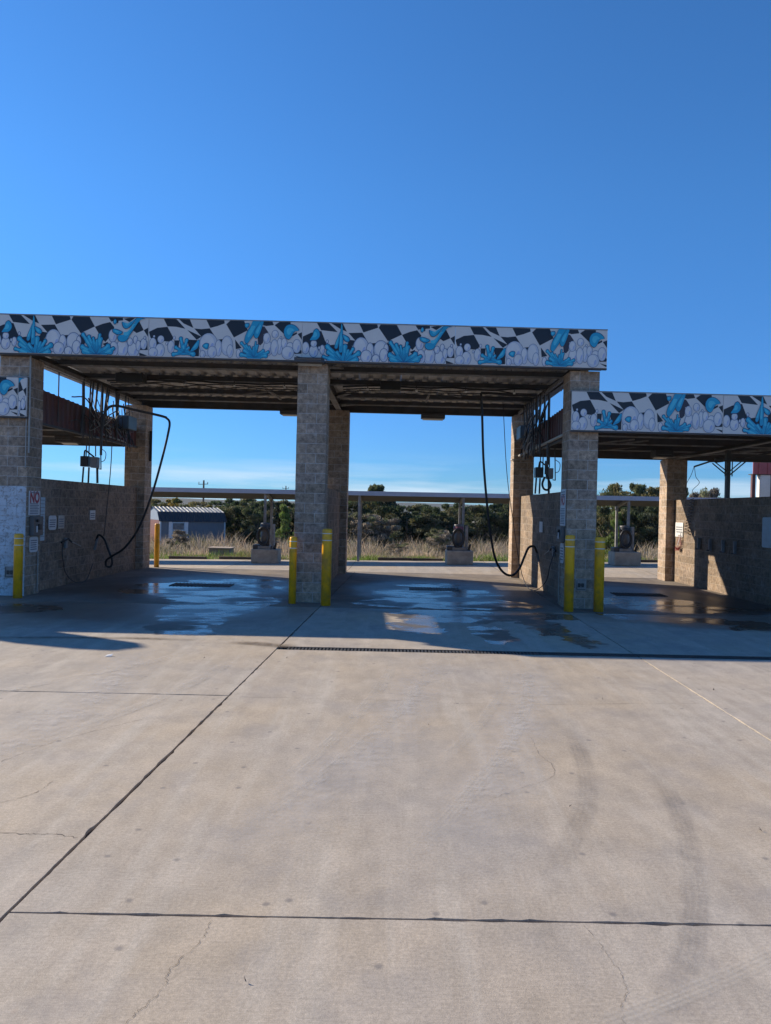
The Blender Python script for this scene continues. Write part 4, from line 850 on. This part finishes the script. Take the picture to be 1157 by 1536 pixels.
def vacuum(x, label, lid):
    z = gz(x, 27); t = thing('vacuum_station', label, 'vacuum', (x, 27.1, z), 'vacuum stations')
    MB().cbox(x-0.52, x+0.45, 26.68, 27.5, z, z+0.50, 0.02).build('island', simple('island_block', (0.40, 0.345, 0.28), 0.9, 0.25, 4), t)
    MB().cbox(x-0.30, x+0.16, 26.80, 27.25, z+0.50, z+0.62, 0.01).build('plinth', GREY, t)
    bd = MB().lathe([(0.16, 0.0), (0.165, 0.50), (0.15, 0.53), (0.18, 0.55), (0.18, 0.80), (0.175, 0.84), (0.001, 0.85)], (x-0.08, 27.02, z+0.62), 20).build('canister', simple('vac_drum', (0.09, 0.088, 0.09), 0.45, 0.2, 6), t, True)
    MB().lathe([(0.186, 0), (0.186, 0.14)], (x-0.08, 27.02, z+1.24), 20).build('lid_band', lid, bd, True)
    for k, (rr, dy) in enumerate(((0.255, 0), (0.21, 0.05), (0.24, -0.05))):
        P = [(x-0.10+rr*0.85*cos(a), 26.74+dy*0.6+0.015*k, z+0.98+rr*1.3*sin(a)) for a in (2*pi*i/24 for i in range(25))]; MB().tube(P, 0.030, 8, caps=False).build('hose_loop', BLACK, t, True)
    MB().cbox(x+0.17, x+0.27, 26.95, 27.12, z+0.50, z+1.42, 0.01).build('claw_holder', STEEL2, t)
    MB().tube([(x+0.30, 26.9, z+0.52), (x+0.36, 26.85, z+0.75)], [0.05, 0.03], 8).build('nozzle', BLACK, t)
    MB().cbox(x-0.50, x-0.25, 26.85, 27.3, z+0.50, z+0.66, 0.02).build('bin', PIPE, t)
LIDR = simple('lid_maroon', (0.20, 0.05, 0.07), 0.5); 
vacuum(-4.65, 'vacuum station on block island before the bright green tree', PIPE); vacuum(2.46, 'vacuum station with maroon band on block island before the dark junipers', LIDR); vacuum(8.6, 'vacuum station on sunlit block island seen through the low bay', BLACK); vacuum(-11.6, 'vacuum station on block island beyond the far low bay', PIPE)

# landscape timbers, cover box
for x0, x1, lb in ((-8.75, -7.3, 'brown landscape timber at the grass edge near the shed'), (-6.8, -5.4, 'brown landscape timber before the low board cover'), (-0.6, 1.95, 'long low kerb timber at the grass edge before the junipers'), (9.0, 10.8, 'short kerb timber at the grass edge by the sunlit island')):
    o = MB().cbox(x0, x1, 28.66, 28.82, gz((x0+x1)/2, 28)-0.06, gz((x0+x1)/2, 28)+0.10, 0.015).build('kerb_timber', simple('old_timber', (0.10, 0.075, 0.055), 0.95, 0.3, 5)); tag(o, lb, 'timber', 'timbers along the grass edge')
zb = fieldz(-7.95, 34); t = thing('cover_box', 'low box with pale board lid lying in the field grass', 'cover box', (-7.95, 34, zb))
MB().box(-8.45, -7.5, 33.7, 34.5, zb-0.05, zb+0.42).build('frame', simple('box_grey', (0.2, 0.18, 0.16), 0.9), t)
for k in range(6): MB().box(-8.52+k*0.18, -8.35+k*0.18, 33.62, 34.6, zb+0.425, zb+0.465).build('board', WOOD, t)

# ------------------------------------------------------------------ shed
def shed(cx, cy, rot, Wd, L, label):
    """gambrel shed: long side along local +x, gable end at local x=0"""
    z0 = fieldz(cx, cy) - 0.02; t = thing('garden_shed', label, 'shed', (cx, cy, z0)); t.rotation_euler = (0, 0, rot)
    he, hb, hp = 1.92, 2.42, 2.72; ins = 0.42
    G = [(0, 0), (0, he), (ins, hb), (Wd/2, hp), (Wd-ins, hb), (Wd, he), (Wd, 0)]
    def put(m, name, mat):
        o = link(name, m.mesh(name, mat), t, (0, 0, 0)); return o
    put(MB().box(0.02, L-0.02, 0, 0.03, 0, he), 'wall', simple('shed_blue_siding', (0.14, 0.165, 0.19), 0.7, 0.12, 3, stretch=(14, 1, 1)))
    put(MB().box(0.02, L-0.02, Wd-0.03, Wd, 0, he), 'wall', simple('shed_blue_siding_b', (0.115, 0.16, 0.22), 0.7, 0.12, 3))
    gm = simple('shed_gable_blue', (0.20, 0.27, 0.36), 0.7, 0.1, 3)
    for x in (0.0, L-0.02):
        m = MB(); P = [q for q in G if q[1] >= he]; k = len(P)
        m.add([(x, y, z) for y, z in P]+[(x+0.02, y, z) for y, z in P], [tuple(range(k-1, -1, -1)), tuple(range(k, 2*k))]+[(i, (i+1) % k, (i+1) % k+k, i+k) for i in range(k)])
        put(m, 'gable', gm); put(MB().box(x, x+0.02, 0, Wd, 0, he-0.004), 'end_wall', simple('shed_red', (0.13, 0.035, 0.04), 0.7, 0.15, 4))
    put(MB().box(-0.03, 0.05, -0.03, 0.05, 0, he-0.03), 'corner_trim', SIGNB); put(MB().box(L-0.05, L+0.03, -0.03, 0.05, 0, he-0.03), 'corner_trim', SIGNB)
    rm1 = simple('shed_roof_navy', (0.045, 0.048, 0.055), 0.95, 0.1, 4); rm2 = simple('shed_roof_silver', (0.13, 0.15, 0.17), 0.6, 0.1, 3)
    def slope(a, b, mat, ov=0.1):
        (ya, za), (yb, zb_) = a, b; d = Vector((0, yb-ya, zb_-za)).normalized(); nn = Vector((0, -d.z, d.y)); nn = nn if nn.z > 0 else -nn; m = MB(); n = int(L/0.23)
        for i in range(n):
            xa, xb = -ov+(L+2*ov)*i/n, -ov+(L+2*ov)*(i+1)/n
            pr = [(xa, 0.02), (xa+(xb-xa)*0.7, 0.02), (xa+(xb-xa)*0.78, 0.05), (xa+(xb-xa)*0.92, 0.05), (xb, 0.02)]
            for (x1, h1), (x2, h2) in zip(pr, pr[1:]): m.add([(x1, ya+nn.y*h1, za+nn.z*h1), (x2, ya+nn.y*h2, za+nn.z*h2), (x2, yb+nn.y*h2, zb_+nn.z*h2), (x1, yb+nn.y*h1, zb_+nn.z*h1)], [(0, 1, 2, 3)])
        put(m, 'roof_slope', mat)
    slope((-0.08, he-0.09), G[2], rm1); slope(G[2], G[3], rm2); slope(G[3], G[4], rm2); slope(G[4], (Wd+0.08, he-0.09), rm1)
    wx = L*0.27; o = put(MB().box(wx-0.42, wx+0.42, -0.03, -0.002, 0.82, 1.80), 'window', SIGNB)
    for sx in (-1, 1):
        s_ = link('shutter', MB().box(wx+sx*0.50-0.10, wx+sx*0.50+0.10, -0.05, -0.004, 0.80, 1.82).mesh('shutter', SIGNW), t, (0, 0, 0))
    for r_ in (0, 1): link('pane', MB().box(wx-0.34, wx+0.34, -0.045, -0.032, 0.88+0.46*r_, 1.28+0.46*r_).mesh('pane', simple('shed_glass', (0.10, 0.13, 0.16), 0.12, 0.4, 5)), o, (0, 0, 0))
    return t
shed(-14.35, 45.2, radians(33), 3.4, 4.1, 'blue garden shed with gambrel roof and shuttered window in the field')

# red metal band on a white pillar behind the low bay
t = thing('drive_through_frame', 'red ribbed metal band on a white block pillar behind the low bay', 'frame', (14, 26.2, 0))
m = MB()
for k in range(24): x = 12.75 + k*0.32; m.box(x, x+0.318, 26.0, 26.02, 3.52, 4.4).box(x+0.2, x+0.27, 25.97, 26.0, 3.52, 4.4)
m.build('metal_band', RED2, t); MB().box(12.75, 20.4, 26.022, 26.35, 4.34, 4.40).build('top_cap', STEEL2, t); MB().box(12.75, 20.4, 26.022, 26.35, 3.50, 3.53).build('soffit', STEEL, t)
MB().cbox(13.06, 13.42, 26.06, 26.34, 0.1, 3.498, 0.01).build('pillar', WHITEB, t)
for x in (12.84, 13.50): MB().box(x-0.06, x+0.06, 26.10, 26.22, 0.1, 3.498).build('post', RED, t)

# utility poles
for x, y, h, lb in ((-20.8, 80, 5.6, 'near wooden utility pole with crossarm beyond the field'), (-17.8, 120, 6.4, 'farther wooden utility pole with crossarm beyond the trees')):
    zg = fieldz(x, y); t = thing('utility_pole', lb, 'pole', (x, y, zg), 'utility poles')
    MB().tube([(x, y, zg), (x, y, h-0.9)], [0.13, 0.09], 8).build('shaft', BARK, t); MB().bar((x-0.55, y-0.1, h-1.35), (x+0.5, y-0.1, h-1.3), 0.06, 0.06).build('crossarm', BARK, t)
    for dx in (-0.5, 0.45): MB().tube([(x+dx, y-0.1, h-1.3), (x+dx, y-0.1, h-1.08)], 0.04, 6).build('insulator', GREY, t)

# ------------------------------------------------------------------ vegetation
RV = random.Random(21)
def crown_mesh(seed, n, lumps, leaf, shape, pal):
    R = random.Random(seed); C = []; m = MB(); cols = []
    while len(C) < lumps:
        z = R.random(); w = {'juniper': 1.0 - 0.5*z**2.2, 'round': sqrt(max(0.05, 1-(2*z-0.85)**2*0.75)), 'pine': 1.02 - 0.80*z, 'shrub': 1.0 - 0.4*z}[shape]
        a = R.uniform(0, 2*pi); rr = sqrt(R.random())*0.85*w; C.append((Vector((rr*cos(a), rr*sin(a), z)), R.uniform(0.14, 0.27)*(0.55+0.5*w), R.uniform(0.6, 1.35), R.choice(pal)))
    for i in range(n):
        c, r, br, pc_ = R.choice(C); d = Vector((R.gauss(0, 1), R.gauss(0, 1), R.gauss(0, 1))).normalized() * r * (R.random()**0.35)
        p = c + Vector((d.x, d.y, d.z*0.36)); s_ = leaf*R.uniform(0.6, 1.5); u = Vector((R.gauss(0, 1), R.gauss(0, 1), R.gauss(0, 0.8))).normalized(); v = u.cross(Vector((R.gauss(0, 1), R.gauss(0, 1), R.gauss(0, 1)))).normalized()
        k = br * R.uniform(0.72, 1.28); m.add([p-u*s_, p+v*s_*0.45, p+u*s_, p-v*s_*0.45], [(0, 1, 2, 3)]); cols.append(tuple(q*k for q in pc_))
    me = m.mesh('crown', LEAF); set_cols(me, cols); return me
DG = [(0.062, 0.085, 0.034), (0.080, 0.100, 0.040), (0.050, 0.072, 0.030), (0.13, 0.125, 0.055), (0.07, 0.08, 0.045)]; OL = [(0.14, 0.145, 0.055), (0.105, 0.125, 0.048), (0.19, 0.165, 0.065), (0.075, 0.095, 0.038)]
BG = [(0.15, 0.22, 0.05), (0.19, 0.25, 0.065), (0.12, 0.18, 0.042)]; YG = [(0.30, 0.25, 0.06), (0.17, 0.16, 0.055), (0.38, 0.28, 0.06)]; GR = [(0.24, 0.21, 0.165), (0.18, 0.16, 0.13), (0.17, 0.18, 0.09), (0.29, 0.24, 0.18)]
CR = {'juniper': [crown_mesh(s, 15000, 60, 0.028, 'juniper', DG) for s in (1, 2, 3)], 'oak': [crown_mesh(s, 13000, 55, 0.026, 'round', OL) for s in (5, 6)], 'bright': [crown_mesh(8, 9000, 45, 0.034, 'pine', BG)], 'yellow': [crown_mesh(9, 7000, 40, 0.034, 'round', YG)], 'grey': [crown_mesh(s, 7000, 45, 0.030, 'shrub', GR) for s in (12, 13)]}
def trunk_mesh(seed):
    R = random.Random(seed); m = MB().tube([(0, 0, 0), (0.03, 0.02, 0.35), (0.0, 0.04, 0.85)], [0.05, 0.04, 0.012], 7)
    for k in range(6):
        a = R.uniform(0, 2*pi); z = R.uniform(0.12, 0.5); m.tube([(0.01, 0.01, z), (0.25*cos(a), 0.25*sin(a), z+0.15), (0.5*cos(a), 0.5*sin(a), z+0.3)], [0.022, 0.014, 0.005], 5)
    return m.mesh('trunk', BARK)
TR = [trunk_mesh(s) for s in (1, 2)]
KIND = {'juniper': 'dense dark green juniper', 'oak': 'olive green live oak', 'bright': 'bright light green conifer', 'yellow': 'yellow-leaved tree', 'grey': 'grey half-bare shrub'}
def spot(px):
    for lim, ph in ((215, 'beyond the wall with small signs'), (345, 'behind the blue shed'), (412, 'behind the vacuum station near the shed'), (518, 'behind the middle block column'), (600, 'beside the middle column under the canopy'), (662, 'between middle column and maroon-banded vacuum'), (708, 'right behind the maroon-banded vacuum'), (800, 'behind the looping black hose'), (900, 'behind the stepped mural column'), (1000, 'beyond the sunlit block island'), (9999, 'behind the dark low bay wall')):
        if px < lim: return ph
def hor(x): return 751.6 + (x/1157)*27.4
def tree(px, Y, ytop, wpx, kind):
    X = (px-592)/1100*Y; zt = 1.916 + (hor(px)-ytop)/1100*Y; zg = fieldz(X, Y); h = zt - zg; r = wpx*0.72/1100*Y
    t = thing(kind+'_tree' if kind in ('juniper', 'oak', 'bright', 'yellow') else 'bare_shrub', KIND[kind] + ' ' + spot(px), 'tree' if kind != 'grey' else 'shrub', (X, Y, zg), 'trees and shrubs beyond the field: ' + kind)
    t.name = {'juniper': 'juniper_tree', 'oak': 'oak_tree', 'bright': 'conifer_tree', 'yellow': 'yellow_tree', 'grey': 'bare_shrub'}[kind]
    a = RV.uniform(0, 6.28)
    for nm, me in (('crown', RV.choice(CR[kind])), ('trunk', RV.choice(TR))):
        o = link(nm, me, t, (0, 0, h*0.04 if nm == 'crown' else 0)); o.rotation_euler = (0, 0, a); o.scale = (r, r, h*0.93) if nm == 'crown' else (r, r, h*0.9)
for q in ((262, 64, 747, 60, 'yellow'), (232, 66, 748, 50, 'oak'), (300, 66, 752, 60, 'oak'), (318, 60, 757, 50, 'yellow'), (352, 50, 749, 62, 'juniper'), (372, 54, 746, 50, 'oak'), (388, 48, 752, 46, 'juniper'), (332, 52, 760, 40, 'oak'), (405, 52, 752, 50, 'juniper'), (428, 43, 757, 40, 'bright'), (440, 54, 750, 60, 'juniper'), (470, 52, 747, 60, 'juniper'), (500, 54, 748, 60, 'juniper'),
          (530, 52, 750, 60, 'juniper'), (566, 56, 724, 44, 'oak'), (545, 54, 738, 60, 'oak'), (585, 52, 747, 60, 'juniper'), (612, 50, 760, 60, 'juniper'), (632, 52, 757, 66, 'juniper'), (655, 50, 762, 56, 'juniper'), (686, 53, 754, 60, 'juniper'), (715, 50, 757, 60, 'juniper'), (742, 52, 754, 62, 'juniper'), (775, 52, 752, 60, 'juniper'), (820, 52, 750, 70, 'juniper'), (860, 50, 748, 60, 'oak'),
          (548, 44, 768, 62, 'grey'), (520, 45, 766, 50, 'grey'), (580, 44, 778, 44, 'grey'), (660, 42, 793, 40, 'grey'), (300, 54, 765, 40, 'oak'),
          (925, 47, 724, 58, 'oak'), (952, 49, 722, 52, 'oak'), (985, 48, 729, 56, 'oak'), (1015, 50, 732, 60, 'juniper'), (950, 45, 752, 60, 'juniper'), (980, 44, 755, 60, 'juniper'), (928, 38, 768, 40, 'bright'), (908, 44, 757, 40, 'oak'), (270, 38, 795, 34, 'grey'), (655, 38, 799, 44, 'grey'), (600, 36, 815, 40, 'grey'), (340, 58, 753, 110, 'juniper'), (400, 60, 751, 90, 'oak'), (610, 58, 757, 110, 'juniper'), (690, 58, 758, 110, 'oak'), (755, 58, 757, 100, 'juniper'), (930, 56, 736, 90, 'oak'), (975, 56, 736, 80, 'oak'), (1030, 56, 745, 90, 'oak'), (400, 37, 806, 40, 'grey'), (1060, 42, 733, 46, 'grey'), (1045, 45, 740, 50, 'grey'), (1090, 48, 745, 60, 'juniper'), (190, 60, 747, 70, 'oak'), (140, 58, 745, 70, 'juniper'), (90, 60, 745, 70, 'oak'), (20, 60, 746, 80, 'juniper'), (1150, 52, 750, 80, 'oak')): tree(*q)

# field grass: nobody could count the blades
RG = random.Random(5)
def blades(name, n, xr, yr, hf, cf, wd, label, cat):
    m = MB(); cols = []; V = m.v; F = m.f; i = 0
    for k in range(n):
        x = RG.uniform(*xr); y = yr[0] + (yr[1]-yr[0])*RG.random()**1.25
        if RG.random() > 0.15 + 1.3*(mnoise.noise((x*0.55, y*0.55, 7))*0.6+0.45): continue
        z = fieldz(x, y); h = hf(x, y)*RG.uniform(0.5, 1.25); w = wd*RG.uniform(0.6, 1.4)*(1+(y-28)/25); a = RG.uniform(0, pi); dx, dy = cos(a)*w, sin(a)*w; bx, by = RG.gauss(0, 0.36)*h, RG.gauss(0, 0.36)*h
        V += [(x-dx, y-dy, z-0.03), (x+dx, y+dy, z-0.03), (x+bx*0.4+dx*0.7, y+by*0.4+dy*0.7, z+h*0.6), (x+bx*0.4-dx*0.7, y+by*0.4-dy*0.7, z+h*0.6), (x+bx, y+by, z+h)]
        F += [(i, i+1, i+2, i+3), (i+3, i+2, i+4)]; i += 5; c = cf(x, y); kk = RG.uniform(0.7, 1.3); c = tuple(q*kk for q in c); cols += [c, c]
    m.m = [0]*len(F); me = m.mesh(name, GRASSM); set_cols(me, cols); tag(link(name, me), label, cat, kind='stuff')
def dry_h(x, y): return (0.40 + 1.0*max(0, mnoise.noise((x*0.42, y*0.42, 1))+0.22)) * min(1.1, 0.16+max(0, y-30.5)/9)
def dry_c(x, y):
    v = mnoise.noise((x*0.5, y*0.6, 9)) + 0.5*mnoise.noise((x*2.1, y*2.1, 5)) + RG.gauss(0, 0.18)
    return (0.62, 0.49, 0.31) if v > 0.38 else ((0.50, 0.385, 0.285) if v > 0.02 else ((0.36, 0.31, 0.225) if v > -0.28 else (0.20, 0.185, 0.095)))
blades('dry_grass', 85000, (-24, 26), (29.3, 50), dry_h, dry_c, 0.012, 'tall dry tan grass filling the field behind the vacuum canopy', 'grass')
def gr_h(x, y): return 0.14 + 0.42*max(0, mnoise.noise((x*0.6, y*0.8, 4))+0.05)
def gr_c(x, y): return (0.18, 0.27, 0.05) if mnoise.noise((x*0.7, y*0.7, 2)) > -0.1 else (0.28, 0.25, 0.10)
blades('green_grass', 26000, (-18, 18), (28.66, 33), gr_h, gr_c, 0.010, 'short green weeds along the edge of the rear lot', 'grass')

# hills on the horizon
m = MB(); n = 120; rows = (820, 900, 1000, 1150)
for j, y in enumerate(rows):
    for i in range(n+1):
        x = -1400 + 2800*i/n; h = (-2, 8.0, 11.5, -2)[j]; m.v.append((x, y, h + (2.6*mnoise.noise((x*0.006, j*0.7, 0)) + 1.0*mnoise.noise((x*0.03, j, 3)) if 0 < j < 3 else 0)))
for j in range(3):
    for i in range(n): m.f.append((j*(n+1)+i, j*(n+1)+i+1, (j+1)*(n+1)+i+1, (j+1)*(n+1)+i)); m.m.append(0)
tag(m.build('hills', simple('hill_woods', (0.05, 0.058, 0.045), 0.95, 0.35, 0.05, bump=0), smooth=True), kind='structure')

# ------------------------------------------------------------------ small litter
LI = random.Random(3)
for x, y, lb in ((-1.33, 9.33, 'curled brown leaf by the end of the drain'), (1.19, 4.78, 'dry brown leaf beside the curved tyre mark'), (0.36, 6.54, 'tiny dark leaf scrap on the open concrete'), (-2.35, 9.22, 'short twig before the shadow of the roof'), (2.21, 7.58, 'small brown leaf near the cross crack'), (3.58, 8.09, 'brown leaf just beyond the pale saw joint'), (2.3, 4.46, 'thin dark twig by the right-hand tyre mark'), (-0.55, 2.95, 'forked twig below the near cross joint')):
    m = MB(); a = LI.uniform(0, pi); L = LI.uniform(0.010, 0.020)*(0.6 if y < 3.2 else 1.0)
    for k in range(3):
        b_ = a + LI.uniform(-0.9, 0.9); m.add([(x, y, 0.004), (x+L*cos(b_)*0.6-L*0.25*sin(b_), y+L*sin(b_)*0.6+L*0.25*cos(b_), 0.014), (x+L*1.4*cos(b_), y+L*1.4*sin(b_), 0.008+0.01*k), (x+L*cos(b_)*0.6+L*0.25*sin(b_), y+L*sin(b_)*0.6-L*0.25*cos(b_), 0.010)], [(0, 1, 2, 3)])
    tag(m.build('dry_leaf', CRACK), lb, 'leaf', 'litter on the concrete')
o = MB().add([(-3.58, 9.2, 0.004), (-3.50, 9.21, 0.006), (-3.49, 9.26, 0.03), (-3.57, 9.27, 0.015)], [(0, 1, 2, 3)]).build('paper_scrap', SIGNW); tag(o, 'white paper scrap lying before the pointed shadow', 'paper')

# ------------------------------------------------------------------ haze
hz = MB().box(-1560, 1560, -1560, 1560, -4.5, 17.5).build('haze', None); hz.data.materials.clear()
hm = bpy.data.materials.new('haze_air'); hm.use_nodes = True; hm.node_tree.nodes.clear(); ho = hm.node_tree.nodes.new('ShaderNodeOutputMaterial'); pv = hm.node_tree.nodes.new('ShaderNodeVolumePrincipled')
pv.inputs['Color'].default_value = (0.80, 0.88, 1.0, 1); pv.inputs['Density'].default_value = 0.00012; hm.node_tree.links.new(pv.outputs[0], ho.inputs['Volume'])
hz.data.materials.append(hm); tag(hz, kind='stuff'); hz['label'] = 'thin blue haze in the air over the field'
